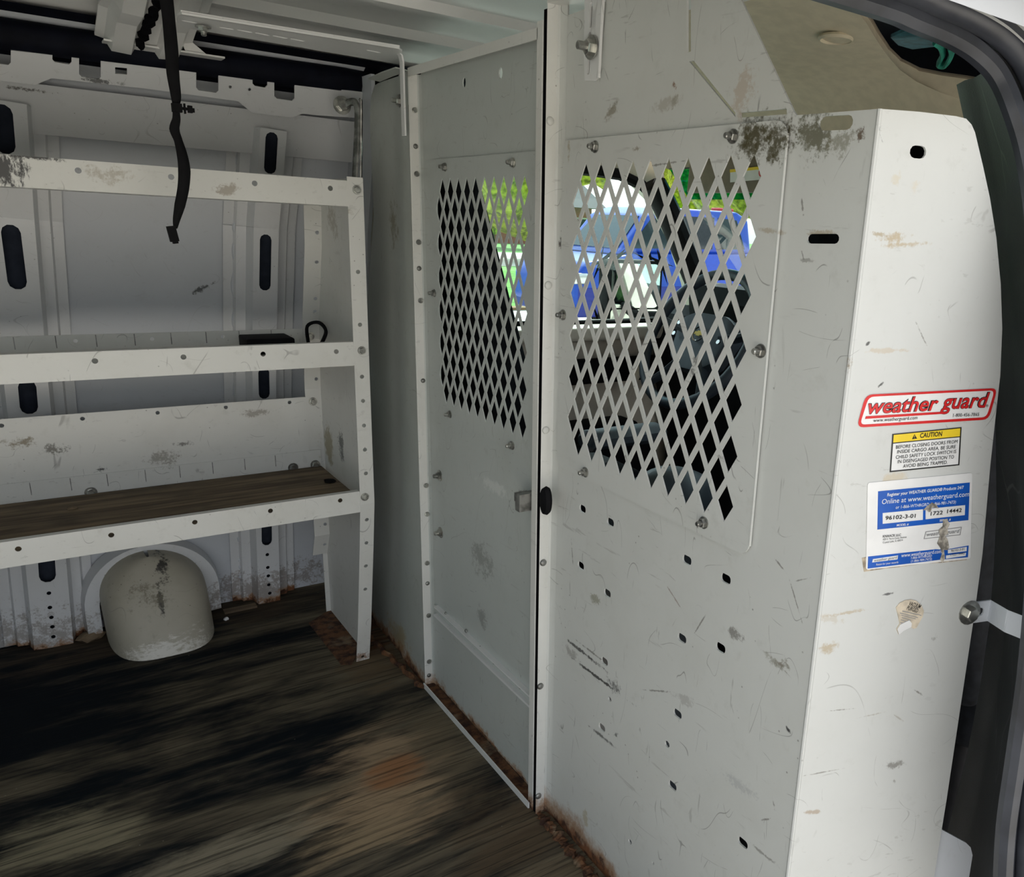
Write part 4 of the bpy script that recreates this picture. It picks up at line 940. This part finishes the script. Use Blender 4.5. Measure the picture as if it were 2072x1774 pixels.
# steering wheel
SW = V3((1.39, 1.62, .71)); sn = V3((-.87, 0, .50)).normalized(); su = Y_.copy(); sv = sn.cross(su).normalized(); sv = sv if sv.z > 0 else -sv
sw = thing('steering_wheel', 'dark steering wheel with round hub emblem seen through the wide mesh', 'steering wheel', SW - V3((0, 0, .17)))
tube('rim', [SW + su * (.185 * math.cos(a)) + sv * (.185 * math.sin(a)) for a in [2 * math.pi * i / 40 for i in range(40)]], .0145, M['bluegrey'], sw, 10, 1, sn, True)
hubo = [(.105, .02), (.10, .055), (.06, .075), (-.06, .075), (-.10, .055), (-.105, .02), (-.085, -.055), (-.04, -.085), (.04, -.085), (.085, -.055)]
hb_ = sheet('hub', hubo, [], (SW - sn * .005, su, sv, sn), .05, M['bluegrey'], sw); bevel(hb_, .008, 2)
for a in (12, 168, 235, 305):
    a = math.radians(a); d = su * math.cos(a) + sv * math.sin(a)
    fin('spoke', *tube_geo([SW + d * .07 - sn * .02, SW + d * .13 - sn * .014, SW + d * .182], [.020, .016, .012], 8, .6, sn), M['bluegrey'], sw, True)
em = SW + sn * .004 + sv * .012
fin('emblem_ring', *tube_geo([em + su * (.021 * math.cos(a)) + sv * (.021 * math.sin(a)) for a in [2 * math.pi * i / 24 for i in range(24)]], .0022, 6, 1, sn, True), M['chrome'], sw, True)
sheet('emblem', [(-.016, -.004), (-.006, -.004), (-.006, -.007), (.008, -.007), (.007, -.004), (.016, -.004), (.014, .004), (.006, .004), (.006, .007), (-.008, .007), (-.007, .004), (-.018, .004)], [], (em + sn * .002, su, sv, sn), .002, M['yellow'], sw)
for k in range(3):
    for s in (-1, 1): fin('button', *join_geo([lathe_geo([(.006, 0), (.006, .004)], SW + su * (s * (.088 + .012 * (k % 2))) + sv * (.03 - .016 * k) + sn * .006, sn, 10)]), M['chrome'], sw)
tube('steering_column', [SW - sn * .06, SW - sn * .30], .045, M['dash'], da, 12)
# seats
def slab(name, prof, y0, y1, mat, parent, r):
    """prof: closed (x,z) side outline, pulled across y, rounded"""
    n = len(prof); Vv = [V3((x, y, z)) for y in (y0, y1) for x, z in prof]
    Ff = [tuple(range(n)), tuple(range(2 * n - 1, n - 1, -1))] + [(i, (i + 1) % n, n + (i + 1) % n, n + i) for i in range(n)]
    o = fin(name, Vv, Ff, mat, parent); bevel(o, r, 4); return o
def seat(nm, label, yc, dx, top, hw=.24, head=True):
    s = thing(nm, label, 'seat', (.9 + dx, yc, -.3))
    slab('backrest', [(.675 + dx, top), (.755 + dx, top + .01), (.90 + dx, .60), (.97 + dx, .30), (.86 + dx, .27), (.77 + dx, .58)], yc - hw, yc + hw, M['fabric'], s, .035)
    slab('cushion', [(.86 + dx, .20), (.88 + dx, .36), (1.18 + dx, .40), (1.26 + dx, .34), (1.24 + dx, .20)], yc - hw - .01, yc + hw + .01, M['fabric'], s, .04)
    if head: slab('headrest', [(.66 + dx, top + .03), (.655 + dx, top + .17), (.73 + dx, top + .18), (.755 + dx, top + .05)], yc - .13, yc + .13, M['fabric'], s, .025)
    for k in (-.07, .07) if head else (): fin('headrest_post', *tube_geo([V3((.705 + dx, yc + k, top - .02)), V3((.70 + dx, yc + k, top + .06))], .006, 8), M['chrome'], s)
    addbox('seat_base', (.90 + dx, yc - .17, -.30), (1.18 + dx, yc + .17, .20), M['black'], s, .02)
    return s
s1_ = seat('driver_seat', 'black driver seat close behind the narrow mesh door', 1.785, .01, 1.075, .20)
a_, b_ = AY(1178, 893, 1.37), AY(1340, 872, 1.37)
fin('armrest', *tube_geo([a_, a_ + (b_ - a_) * .06, a_ + (b_ - a_) * .9, b_], [.012, .022, .022, .012], 10, 1.5, Z_), M['bluegrey'], s1_, True)
s2_ = seat('front_seat', 'dark grey passenger seat glimpsed between the wing panel and pillar', .765, .24, 1.0, .195, False)
c0 = AY(1345, 1000, 1.17)
cn = thing('engine_cover', 'smooth blue-grey rounded engine cover low between the two seats', 'engine cover', (c0.x, 1.17, -.3))
secs = []
for k in range(9):
    x = c0.x - .10 + .026 * k; h = c0.z + .02 + .035 * math.sin(math.pi * k / 8); w = .035 + .025 * math.sin(math.pi * k / 8)
    secs.append([V3((x, 1.17 + w * math.cos(a) * 1.2, -.3 if i in (0, 12) else h - .10 + .10 * math.sin(a))) for i, a in enumerate([math.pi * j / 12 for j in range(13)])])
fin('cover_shell', *sweep(None, secs), M['bluegrey'], cn, True)
struct(addbox('wall_front', (2.30, .33, -.34), (2.34, 2.1, .70), M['dash']))
# headliner: curved surface with an overhead bin cut into the passenger side
hp = [(.63, 1.352), (.80, 1.352), (.98, 1.349), (1.12, 1.342), (1.22, 1.312), (1.30, 1.303), (1.38, 1.296), (1.44, 1.280), (1.50, 1.245), (1.54, 1.20), (1.565, 1.14)]
hs_ = [0]
for a, b in zip(hp, hp[1:]): hs_.append(hs_[-1] + math.hypot(b[0] - a[0], b[1] - a[1]))
def hmap(s, y, dz=0):
    for i in range(len(hp) - 1):
        if s <= hs_[i + 1] or i == len(hp) - 2:
            f = (s - hs_[i]) / (hs_[i + 1] - hs_[i]); return V3((hp[i][0] + (hp[i + 1][0] - hp[i][0]) * f, y, hp[i][1] + (hp[i + 1][1] - hp[i][1]) * f + dz))
def headp(px, py, dz=0):
    r = ray(px, py)
    for i in range(len(hp) - 1):
        (x0, z0), (x1, z1) = hp[i], hp[i + 1]; z0 += dz; z1 += dz
        # CAM + t r on line
        den = r.z * (x1 - x0) - r.x * (z1 - z0)
        if abs(den) < 1e-9: continue
        tt = ((z0 - CAM.z) * (x1 - x0) - (x0 - CAM.x) * (z1 - z0)) / den
        x = CAM.x + tt * r.x
        if tt > 0 and x0 - 1e-6 <= x <= x1 + 1e-6:
            f = (x - x0) / (x1 - x0); return hs_[i] + f * (hs_[i + 1] - hs_[i]), CAM.y + tt * r.y
    return None
C1 = [(1700, -20), (1728, 14), (1752, 45), (1772, 78), (1795, 112), (1822, 142), (1855, 165), (1900, 186), (1950, 203), (2000, 216), (2060, 226)]
C2 = [(1722, -30), (1748, 18), (1762, 40), (1778, 68), (1798, 98), (1822, 121), (1860, 140), (1905, 149), (1955, 156), (2010, 166), (2070, 176)]
h1 = [headp(*q) for q in C1]; h1 = [h for h in h1 if h]
h2 = [headp(*q, .035) for q in C2]; h2 = [h for h in h2 if h]
sE, yE = h1[-1]; s0_, y0_ = h1[0]
hpts = [(0, .50), (0, 2.0), (hs_[-1], 2.0), (hs_[-1], .40), (sE, min(.40, yE - .01))] + h1[::-1] + [(max(s0_ - .05, .02), .50)]
def grid_sheet(name, outer, mapf, mat, parent, step=.045):
    ptsl = [V3((a, b, 0)).to_2d() for a, b in outer]; n = len(ptsl); ed = [(i, (i + 1) % n) for i in range(n)]
    sx = [p[0] for p in outer]; sy = [p[1] for p in outer]; a = min(sx) + step * .5
    while a < max(sx):
        b = min(sy) + step * .5
        while b < max(sy):
            if inside((a, b), outer): ptsl.append(V3((a, b, 0)).to_2d())
            b += step * 2
        a += step * .6
    rv, re, rf, *_ = delaunay_2d_cdt(ptsl, ed, [], 0, 1e-6)
    tr = [tuple(f) for f in rf if inside((sum(rv[i][0] for i in f) / 3, sum(rv[i][1] for i in f) / 3), outer)]
    return fin(name, [mapf(p[0], p[1]) for p in rv], tr, mat, parent, 'all')
hd = thing('cab_headliner', 'beige moulded cab headliner with a round dimple and open overhead bin', 'headliner', (1.2, 1.2, 1.13))
grid_sheet('headliner_shell', hpts, hmap, M['beige'], hd)
n_ = min(len(h1), len(h2)); a1_ = [hmap(*h) for h in h1[-n_:]]; b1_ = [hmap(*h, .035) for h in h2[-n_:]]
rows = []
for f in (0, .15, .4, .7, 1): rows.append([a.lerp(b, f) + V3((0, 0, -.010 * math.sin(math.pi * f))) for a, b in zip(a1_, b1_)])
fin('bin_lip', *sweep(None, rows, closed_sec=False), M['beige'], hd, 'all')
fin('bin_edge', *tube_geo(b1_, .0035, 6), M['brownlip'], hd, True)
def hq(px, py, dz): h = headp(px, py, dz); return hmap(*h, dz) if h else None
bk = [q for q in (hq(*q, .16) for q in ((1690, 15), (1740, 10), (1900, 5), (2000, 60), (2060, 150), (2060, 190), (1900, 190), (1780, 140))) if q]
mid_ = sum(bk, V3()) / len(bk)
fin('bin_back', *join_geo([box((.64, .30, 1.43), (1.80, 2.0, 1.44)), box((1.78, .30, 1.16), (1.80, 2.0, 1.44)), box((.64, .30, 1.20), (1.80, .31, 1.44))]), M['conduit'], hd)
dm = headp(1692, 78); dmp = hmap(*dm); 
fin('dimple', *lathe_geo([(.030, .000), (.032, -.004), (.028, -.008), (.026, -.002)], dmp + V3((0, 0, .004)), (.03, 0, 1), 24), M['beige'], hd, True)
tq = [hq(*q, .045) for q in ((1802, 76), (1838, 56), (1890, 76), (1882, 90), (1884, 150), (1840, 150), (1815, 112))]
if all(tq): 
    c_ = [(q.x, q.y) for q in tq]
    sheet('teal_folder', c_, [], (V3((0, 0, tq[0].z)), X_, Y_, -Z_), .006, M['teal'], None)
    tag(bpy.data.objects['teal_folder'], 'teal folder lying inside the open overhead bin', 'folder')
gq = hq(1906, 105, .04)
if gq:
    P = smooth_path([hq(*q, .038) for q in ((1892, 82), (1904, 92), (1908, 110), (1900, 128), (1914, 130), (1926, 108), (1924, 92))], 5)
    tag(tube('green_pouch', P, .010, M['green'], None, 8, .5), 'crumpled green cloth loop hanging in the overhead bin', 'cloth')
# sun visor with warning label
vx = 1.50; vz = [AX(*q, vx) for q in ((1392, 330), (1600, 300), (1600, 378), (1396, 390))]
vo = thing('sun_visor', 'taupe sun visor with a white and yellow warning label above the windshield', 'sun visor', vz[3])
slab('visor_body', [(vx, vz[3].z), (vx + .02, vz[3].z), (vx + .025, vz[0].z + .01), (vx + .005, vz[0].z + .01)], vz[1].y - .1, vz[0].y, M['brownlip'], vo, .006)
lq = [AX(*q, vx - .001) for q in ((1478, 346), (1556, 338), (1556, 362), (1478, 369))]
sheet('warning_label', [(q.y, q.z) for q in lq], [], frX(vx - .002), .001, M['paper'], vo)
lq = [AX(*q, vx - .001) for q in ((1478, 343), (1556, 335), (1556, 341), (1478, 349))]
sheet('label_band', [(q.y, q.z) for q in lq], [], frX(vx - .003), .001, M['yellow'], vo)
q = AX(1541, 349, vx - .003); sheet('label_symbol', circ((q.y, q.z), .010, 16), [circ((q.y, q.z), .007, 16)], frX(vx - .0035), .0005, M['red'], vo)
vo2 = thing('passenger_visor', 'taupe passenger sun visor beside the pillar trim with a label', 'sun visor', (1.5, .8, 1.05))
slab('visor_body', [(1.50, 1.05), (1.52, 1.05), (1.525, 1.13), (1.505, 1.13)], .45, .98, M['brownlip'], vo2, .006)
sheet('warning_label', rrect(.80, 1.06, .92, 1.09, .003, 2), [], frX(1.498), .001, M['paper'], vo2)
# cab roof skin
struct(addbox('ceiling_cab', (.98, .36, 1.46), (1.80, 2.10, 1.48), M['roof']))
# outside mirror
mo = thing('wing_mirror', 'rectangular outside mirror with dark housing beyond the driver window', 'mirror', AY(1280, 655, 2.30))
m0, m1 = AY(1238, 532, 2.30), AY(1322, 652, 2.30)
mu = (V3((m1.x, m1.y, 0)) - V3((m0.x, m0.y, 0))).normalized(); mu = V3((.86, -.10, 0)).normalized(); mn = V3((mu.y, -mu.x, 0)); mn = mn if mn.y < 0 else -mn
mw = (m1.x - m0.x) / mu.x; mh = m0.z - m1.z; mc = V3((m0.x, 2.30, m1.z))
ho = sheet('housing', rrect(-.012, -.012, mw + .012, mh + .012, .03, 5), [], (mc + mn * .0, mu, Z_, mn), .07, M['black'], mo); bevel(ho, .006, 2)
sheet('mirror_glass', rrect(0, .052, mw, mh, .022, 5), [], (mc + mn * .004, mu, Z_, mn), .003, M['mirror'], mo)
sheet('convex_glass', rrect(0, 0, mw, .047, .012, 5), [], (mc + mn * .004, mu, Z_, mn), .003, M['mirror'], mo)
fin('arm', *tube_geo([mc + V3((.10, .02, .02)), V3((mc.x + .12, 2.15, .70)), V3((mc.x + .14, 2.07, .70))], .018, 8), M['black'], mo, True)

# ================================================================== OUTSIDE
GZ = -.72
def ground(name, y0, y1, mat, z, x0=-60, x1=120): return struct(addbox(name, (x0, y0, z - .05), (x1, y1, z), mat))
ground('ground', -60, 15.0, M['pave'], GZ)
ground('ground_kerb', 15.0, 15.35, M['kerb'], GZ + .06)
ground('ground_lawn', 15.35, 30, M['grass'], GZ + .05)
ground('ground_walk', 30, 44, M['pave'], GZ + .04)
ground('ground_far', 44, 140, M['grass'], GZ + .05)
def tree(label, x, y, h, r, seed):
    t_ = thing('tree', label, 'tree', (x, y, GZ + .05))
    fin('trunk', *tube_geo([V3((x, y, GZ)), V3((x + .1, y, GZ + h * .3)), V3((x, y + .1, GZ + h * .6))], [.22, .16, .08], 8), M['bark'], t_, True)
    g = []
    rs = random.Random(seed)
    for k in range(9):
        bm = bmesh.new(); bmesh.ops.create_icosphere(bm, subdivisions=3, radius=1); c = V3((x + rs.uniform(-r, r) * .7, y + rs.uniform(-r, r) * .7, GZ + h * rs.uniform(.22, .75))); rr = r * rs.uniform(.4, .65)
        g.append(([c + v.co * rr * (1 + .35 * mnoise.noise(v.co * 3 + V3((seed, k, 0)))) for v in bm.verts], [tuple(v.index for v in f.verts) for f in bm.faces])); bm.free()
    fin('crown', *join_geo(g), M['leaf'], t_)
tree('yellow-green leafy tree beyond the far lawn, left through the narrow mesh', 27, 54, 11, 4.2, 1)
tree('broad leafy tree beyond the lawn, right of the brick house', 44, 52, 12, 4.5, 2)
tree('tall leafy tree behind the blue car through the windshield', 30, 30, 11, 3.8, 3)
tree('leafy tree standing behind the front of the blue car', 20, 36, 10, 3.3, 4)
hs2 = thing('brick_house', 'low red brick house beyond the far lawn through the narrow mesh', 'house', (31, 66, GZ + .05))
addbox('brick_walls', (24, 63, GZ + .05), (41, 72, GZ + 3.2), M['brick'], hs2)
fin('roof', *sweep(None, [[V3((x, 62, GZ + 3.2)), V3((x, 67.5, GZ + 6)), V3((x, 73, GZ + 3.2))] for x in (23, 42)]), M['shingle'], hs2)
for k in range(4):
    w_ = addbox('window', (24 + k * 5, 62.9, GZ + 1.0), (25.8 + k * 5, 63.0, GZ + 2.4), M['paper'], hs2); addbox('pane', (24.15 + k * 5, 62.86, GZ + 1.12), (25.65 + k * 5, 62.9, GZ + 2.28), M['carglass'], w_)
# blue car parked across the road
cr = thing('blue_car', 'bright blue tall wagon parked across the road, seen through the wide mesh', 'car', (8.6, 11.6, GZ))
CX, CY = 6.75, 10.75; KX = .80
body = [(0, .55), (.02, .95), (.25, 1.18), (1.30, 1.32), (4.55, 1.38), (4.72, 1.20), (4.75, .60), (4.60, .42), (.15, .42)]
bo = slab('body', [(CX + a * KX, GZ + b) for a, b in body], CY, CY + 1.95, M['carblue'], cr, .07)
slab('lower_body', [(CX + .04, GZ + .36), (CX + .05, GZ + .80), (CX + 4.70 * KX, GZ + .86), (CX + 4.66 * KX, GZ + .36)], CY - .015, CY + 1.965, M['cardark'], cr, .03)
cab_ = [(1.05, 1.30), (1.75, 1.92), (2.2, 2.05), (4.1, 2.06), (4.45, 1.95), (4.62, 1.35)]
slab('cabin', [(CX + a * KX, GZ + b) for a, b in cab_], CY + .12, CY + 1.83, M['carblue'], cr, .09)
for a in ([(1.30, 1.40), (1.80, 1.86), (2.45, 1.93), (2.45, 1.42)], [(2.55, 1.42), (2.55, 1.93), (3.45, 1.94), (3.45, 1.43)], [(3.55, 1.43), (3.55, 1.94), (4.08, 1.92), (4.38, 1.45)]):
    sheet('side_window', [(CX + x * KX, GZ + z) for x, z in a], [], frY(CY + .112), .01, M['carglass'], cr)
V = [V3((CX + 1.14 * KX - .012, CY + .25, GZ + 1.39)), V3((CX + 1.14 * KX - .012, CY + 1.7, GZ + 1.39)), V3((CX + 1.72 * KX - .012, CY + 1.6, GZ + 1.90)), V3((CX + 1.72 * KX - .012, CY + .35, GZ + 1.90))]
fin('front_glass', V + [v + V3((.02, 0, -.01)) for v in V], [(0, 1, 2, 3), (7, 6, 5, 4), (0, 4, 5, 1), (1, 5, 6, 2), (2, 6, 7, 3), (3, 7, 4, 0)], M['carglass'], cr)
for x in (.95, 3.85):
    for yy in (CY - .01, CY + 1.76):
        w_ = fin('wheel', *lathe_geo([(.20, 0), (.34, .01), (.36, .05), (.36, .17), (.34, .21), (.2, .22)], V3((CX + x * KX, yy - .01, GZ + .36)), (0, 1, 0), 24), M['tyre'], cr, True)
        fin('rim', *lathe_geo([(.21, -.012), (.05, -.02)], V3((CX + x * KX, yy - .01, GZ + .36)), (0, 1, 0), 20), M['chrome'], w_, True)
addbox('tail_light', (CX + 4.55 * KX, CY - .02, GZ + 1.0), (CX + 4.77 * KX, CY + .18, GZ + 1.33), M['redlamp'], cr, .03)
addbox('head_light', (CX - .01, CY - .02, GZ + .85), (CX + .22, CY + .2, GZ + 1.02), M['chrome'], cr, .03)
p = V3((CX + 3.75 * KX, CY + .3, GZ + 2.04)); addbox('roof_lamp', p, p + V3((.35, .2, .07)), M['redlamp'], cr, .02)

# ================================================================== STICKERS ON THE WING
def wfr(off): return (WO + WN * off, WU, Z_, WN)
def wpoly(L): return [wl2(*q) for q in L]
def rpoly(P, r, n=4):
    """round the corners of a convex polygon"""
    out = []; m = len(P)
    for i in range(m):
        p = V3((*P[i], 0)); a = V3((*P[i - 1], 0)); b = V3((*P[(i + 1) % m], 0))
        da = (a - p).normalized(); db = (b - p).normalized(); s_ = p + da * r; e_ = p + db * r
        for k in range(n + 1):
            f = k / n; q = s_ * (1 - f) ** 2 + p * 2 * f * (1 - f) + e_ * f * f; out.append((q.x, q.y))
    return out
TX = []
def wtext(s, L, R_, hpx, mat, parent, off=.0012, bold=0, shear=0):
    A, B = AW(*L), AW(*R_); H = (AW(L[0], L[1] - hpx) - A).length
    TX.append((s, A, B, H, mat, parent, off, bold, shear))
def cr1(x, y): return (1700 + .1795 * x, 760 + .1795 * y)
def cr2(x, y): return (1700 + .19165 * x, 960 + .19165 * y)
# red logo sticker
lg = thing('logo_sticker', 'white slanted sticker with red border and big red lettering, high on the wing', 'sticker', AW(1866, 860))
P = wpoly([cr1(283, 212), cr1(1768, 137), cr1(1668, 492), cr1(180, 583)])
sheet('backing', rpoly(P, .008), [], wfr(.0006), .0004, M['paper'], lg)
Pi = wpoly([cr1(316, 236), cr1(1735, 163), cr1(1645, 465), cr1(215, 551)])
sheet('red_border', rpoly(P, .008), [rpoly(Pi, .006)], wfr(.0010), .0003, M['red'], lg)
for st_off, mt, bd in ((.0011, 'ink', .032), (.0015, 'red', .012)):
    wtext('weather', cr1(298, 425), cr1(1090, 383), 31, M[mt], lg, st_off, bd, .22)
    wtext('guard', cr1(1125, 372), cr1(1655, 350), 31.5, M[mt], lg, st_off, bd, .22)
sheet('underline', wpoly([cr1(285, 455), cr1(1160, 402), cr1(1190, 412), cr1(1185, 425), cr1(275, 484)]), [], wfr(.0012), .0003, M['red'], lg)
wtext('www.weatherguard.com', cr1(365, 520), cr1(862, 488), 7.5, M['ink'], lg)
wtext('1-800-456-7865', cr1(1262, 462), cr1(1555, 450), 6.8, M['ink'], lg)
wtext('®', cr1(1630, 352), cr1(1660, 350), 5, M['ink'], lg)
# caution sticker
ca = thing('caution_sticker', 'black-framed caution sticker with yellow header below the red logo sticker', 'sticker', AW(1870, 954))
P = wpoly([cr1(583, 655), cr1(1362, 577), cr1(1337, 1006), cr1(553, 1085)])
sheet('backing', P, [], wfr(.0006), .0004, M['paper'], ca)
Pi = wpoly([cr1(597, 665), cr1(1348, 590), cr1(1325, 995), cr1(567, 1070)])
sheet('black_frame', P, [Pi], wfr(.0010), .0003, M['ink'], ca)
sheet('yellow_header', wpoly([cr1(597, 665), cr1(1348, 590), cr1(1343, 682), cr1(590, 755)]), [], wfr(.0009), .0003, M['yellow'], ca)
sheet('header_rule', wpoly([cr1(590, 752), cr1(1343, 680), cr1(1342, 690), cr1(589, 763)]), [], wfr(.0010), .0003, M['ink'], ca)
sheet('warning_triangle', wpoly([cr1(803, 712), cr1(860, 706), cr1(831, 656)]), [wpoly([cr1(827, 690), cr1(834, 689), cr1(836, 672), cr1(826, 673)]), wpoly([cr1(827, 702), cr1(834, 701), cr1(834, 694), cr1(827, 695)])], wfr(.0011), .0002, M['ink'], ca)
wtext('CAUTION', cr1(890, 697), cr1(1138, 676), 9.6, M['ink'], ca, .0012, .02)
for s, a, b in (('BEFORE CLOSING DOORS FROM', (620, 822), (1312, 757)), ('INSIDE CARGO AREA, BE SURE', (635, 875), (1292, 815)), ('CHILD SAFETY LOCK SWITCH IS', (618, 935), (1298, 868)),
                ('IN DISENGAGED POSITION TO', (640, 985), (1272, 930)), ('AVOID BEING TRAPPED.', (700, 1035), (1200, 990))): wtext(s, cr1(*a), cr1(*b), 7.2, M['ink'], ca)
# registration sticker
rs_ = thing('registration_sticker', 'torn white and blue registration sticker with serial numbers, lower on the wing', 'sticker', AW(1860, 1150))
sheet('glue_margin', wpoly([cr2(228, 880), cr2(300, 860), cr2(800, 850), cr2(1300, 800), cr2(1370, 860), cr2(1330, 900), cr2(1060, 930), cr2(900, 935), cr2(700, 965), cr2(480, 990), cr2(250, 1025), cr2(240, 960)]), [], wfr(.0004), .0003, M['glue'], rs_)
P = wpoly([cr2(287, 85), cr2(1390, -20), cr2(1372, 885), cr2(268, 1002)])
sheet('backing', rpoly(P, .003), [], wfr(.0008), .0004, M['paper'], rs_)
b1q = wpoly([cr2(442, 402), cr2(870, 362), cr2(868, 475), cr2(442, 518)]); b2q = wpoly([cr2(895, 360), cr2(1315, 318), cr2(1310, 425), cr2(895, 470)])
sheet('blue_field', wpoly([cr2(395, 174), cr2(1362, 81), cr2(1347, 477), cr2(387, 577)]), [b1q, b2q], wfr(.0011), .0003, M['blue'], rs_)
sheet('blue_footer', wpoly([cr2(290, 862), cr2(1000, 785), cr2(1100, 790), cr2(1350, 745), cr2(1342, 868), cr2(1050, 895), cr2(285, 988)]), [wpoly([cr2(340, 888), cr2(608, 848), cr2(600, 892), cr2(330, 925)]), wpoly([cr2(1130, 790), cr2(1332, 758), cr2(1330, 805), cr2(1130, 830)]), wpoly([cr2(1110, 850), cr2(1325, 820), cr2(1320, 855), cr2(1110, 885)])], wfr(.0011), .0003, M['blue'], rs_)
for s, a, b, h, mt, bd in (('Register your WEATHER GUARD® Products 24/7', (488, 225), (1293, 145), 6.6, 'white_ink', .012), ('Online at www.weatherguard.com', (430, 308), (1350, 224), 10.5, 'white_ink', 0),
                       ('or 1-866-WTHRGRD (1-866-981-7473)', (577, 357), (1210, 300), 6.5, 'white_ink', 0), ('96102-3-01', (468, 475), (785, 450), 8, 'ink', .01), ('1722', (945, 428), (1072, 415), 7.8, 'ink', .01),
                       ('14442', (1118, 404), (1272, 390), 7.8, 'ink', .01), ('MODEL #', (588, 542), (713, 530), 4.6, 'white_ink', .01), ('SERIAL #', (1040, 492), (1158, 480), 4.6, 'white_ink', .01),
                       ('KNAACK LLC', (442, 660), (632, 643), 4.8, 'ink', .015), ('420 E. Terra Cotta Avenue', (442, 690), (692, 663), 3.8, 'ink', 0), ('Crystal Lake, IL 60014', (442, 722), (652, 695), 3.8, 'ink', 0),
                       ('weather guard', (900, 648), (1250, 607), 7.5, 'grey_ink', .015), ('www.weatherguard.com', (635, 868), (1060, 822), 8, 'white_ink', 0), ('1-866-WTHRGRD', (740, 887), (958, 864), 5, 'white_ink', 0),
                       ('(1-866-984-7473)', (738, 920), (958, 897), 5, 'white_ink', 0), ('Retain for your records', (372, 955), (605, 928), 4.2, 'white_ink', 0), ('96102-3-01', (1160, 812), (1300, 792), 4.5, 'ink', 0),
                       ('1722114442', (1155, 855), (1305, 836), 4.5, 'ink', 0), ('weather guard', (348, 915), (595, 880), 5, 'grey_ink', .015)):
    wtext(s, cr2(*a), cr2(*b), h, M[mt], rs_, .0014, bd, .2 if s == 'weather guard' else 0)
Po = wpoly([cr2(895, 598), cr2(1277, 548), cr2(1262, 635), cr2(875, 677)]); Pq = wpoly([cr2(903, 604), cr2(1268, 556), cr2(1255, 629), cr2(884, 670)])
sheet('grey_logo_frame', Po, [Pq], wfr(.0011), .0002, M['grey_ink'], rs_)
sheet('tear', wpoly([cr2(865, 372), cr2(905, 330), cr2(960, 290), cr2(1000, 310), cr2(1030, 350), cr2(960, 345), cr2(945, 385), cr2(925, 390), cr2(905, 368)]), [], wfr(.0018), .0005, M['torn'], rs_)
sheet('tear', wpoly([cr2(1075, 470), cr2(1120, 460), cr2(1145, 520), cr2(1120, 570), cr2(1130, 610), cr2(1095, 640), cr2(1125, 680), cr2(1140, 760), cr2(1125, 790), cr2(1085, 790), cr2(1095, 880), cr2(1070, 925), cr2(1045, 890), cr2(1065, 830), cr2(1050, 770), cr2(1015, 720), cr2(1045, 640), cr2(1030, 580), cr2(1075, 540)]), [], wfr(.0018), .0005, M['torn'], rs_)
# yellowed round tag
vt = thing('vacuum_tag', 'yellowed torn round paper tag glued low on the wing', 'tag', AW(1838, 1280))
sheet('paper', wpoly([cr2(585, 1400), cr2(625, 1352), cr2(680, 1325), cr2(740, 1315), cr2(800, 1330), cr2(850, 1375), cr2(880, 1435), cr2(865, 1500), cr2(830, 1560), cr2(800, 1615), cr2(765, 1625), cr2(735, 1600), cr2(660, 1645), cr2(612, 1682), cr2(590, 1625), cr2(625, 1570), cr2(605, 1480)]), [], wfr(.0010), .0008, M['oldpaper'], vt)
sheet('torn_fold', wpoly([cr2(625, 1575), cr2(720, 1530), cr2(745, 1560), cr2(740, 1600), cr2(660, 1640), cr2(612, 1680), cr2(595, 1625)]), [], wfr(.0020), .0008, M['paper'], vt)
wtext('VACUUM', cr2(713, 1372), cr2(833, 1410), 8, M['ink'], vt, .0012, .012); wtext('PURGED', cr2(692, 1418), cr2(806, 1453), 8, M['ink'], vt, .0012, .012)
for k, (x0, y0, x1, y1) in enumerate(((650, 1432, 850, 1478), (625, 1452, 815, 1502), (640, 1475, 790, 1515), (645, 1500, 740, 1530), (635, 1525, 710, 1548), (628, 1552, 680, 1566))):
    sheet('print_line', wpoly([cr2(x0, y0), cr2(x1, y1), cr2(x1 - 1, y1 + 7), cr2(x0 - 1, y0 + 7)]), [], wfr(.0012), .0002, M['grey_ink'], vt)
# turn the lettering into meshes
tmp = []
for i, (s, A, B, H, mat, parent, off, bold, shear) in enumerate(TX):
    cu = bpy.data.curves.new('lettering', 'FONT'); cu.body = s; cu.size = 1; cu.offset = bold; cu.shear = shear; cu.resolution_u = 3
    o = bpy.data.objects.new('lettering_src', cu); COL.objects.link(o); tmp.append(o)
bpy.context.view_layer.update(); dg = bpy.context.evaluated_depsgraph_get()
for o, (s, A, B, H, mat, parent, off, bold, shear) in zip(tmp, TX):
    me = bpy.data.meshes.new_from_object(o.evaluated_get(dg))
    xs = [v.co.x for v in me.vertices]; x0, x1 = min(xs), max(xs); cap = .729
    u = (B - A).normalized(); v_ = WN.cross(u); kx = (B - A).length / max(x1 - x0, 1e-6); ky = H / cap
    Vv = [A + u * ((v.co.x - x0) * kx) + v_ * (v.co.y * ky) + WN * off for v in me.vertices]; Ff = [tuple(p.vertices) for p in me.polygons]
    bpy.data.meshes.remove(me); cu = o.data; bpy.data.objects.remove(o); bpy.data.curves.remove(cu)
    if Ff: fin('lettering', Vv, Ff, mat, parent)
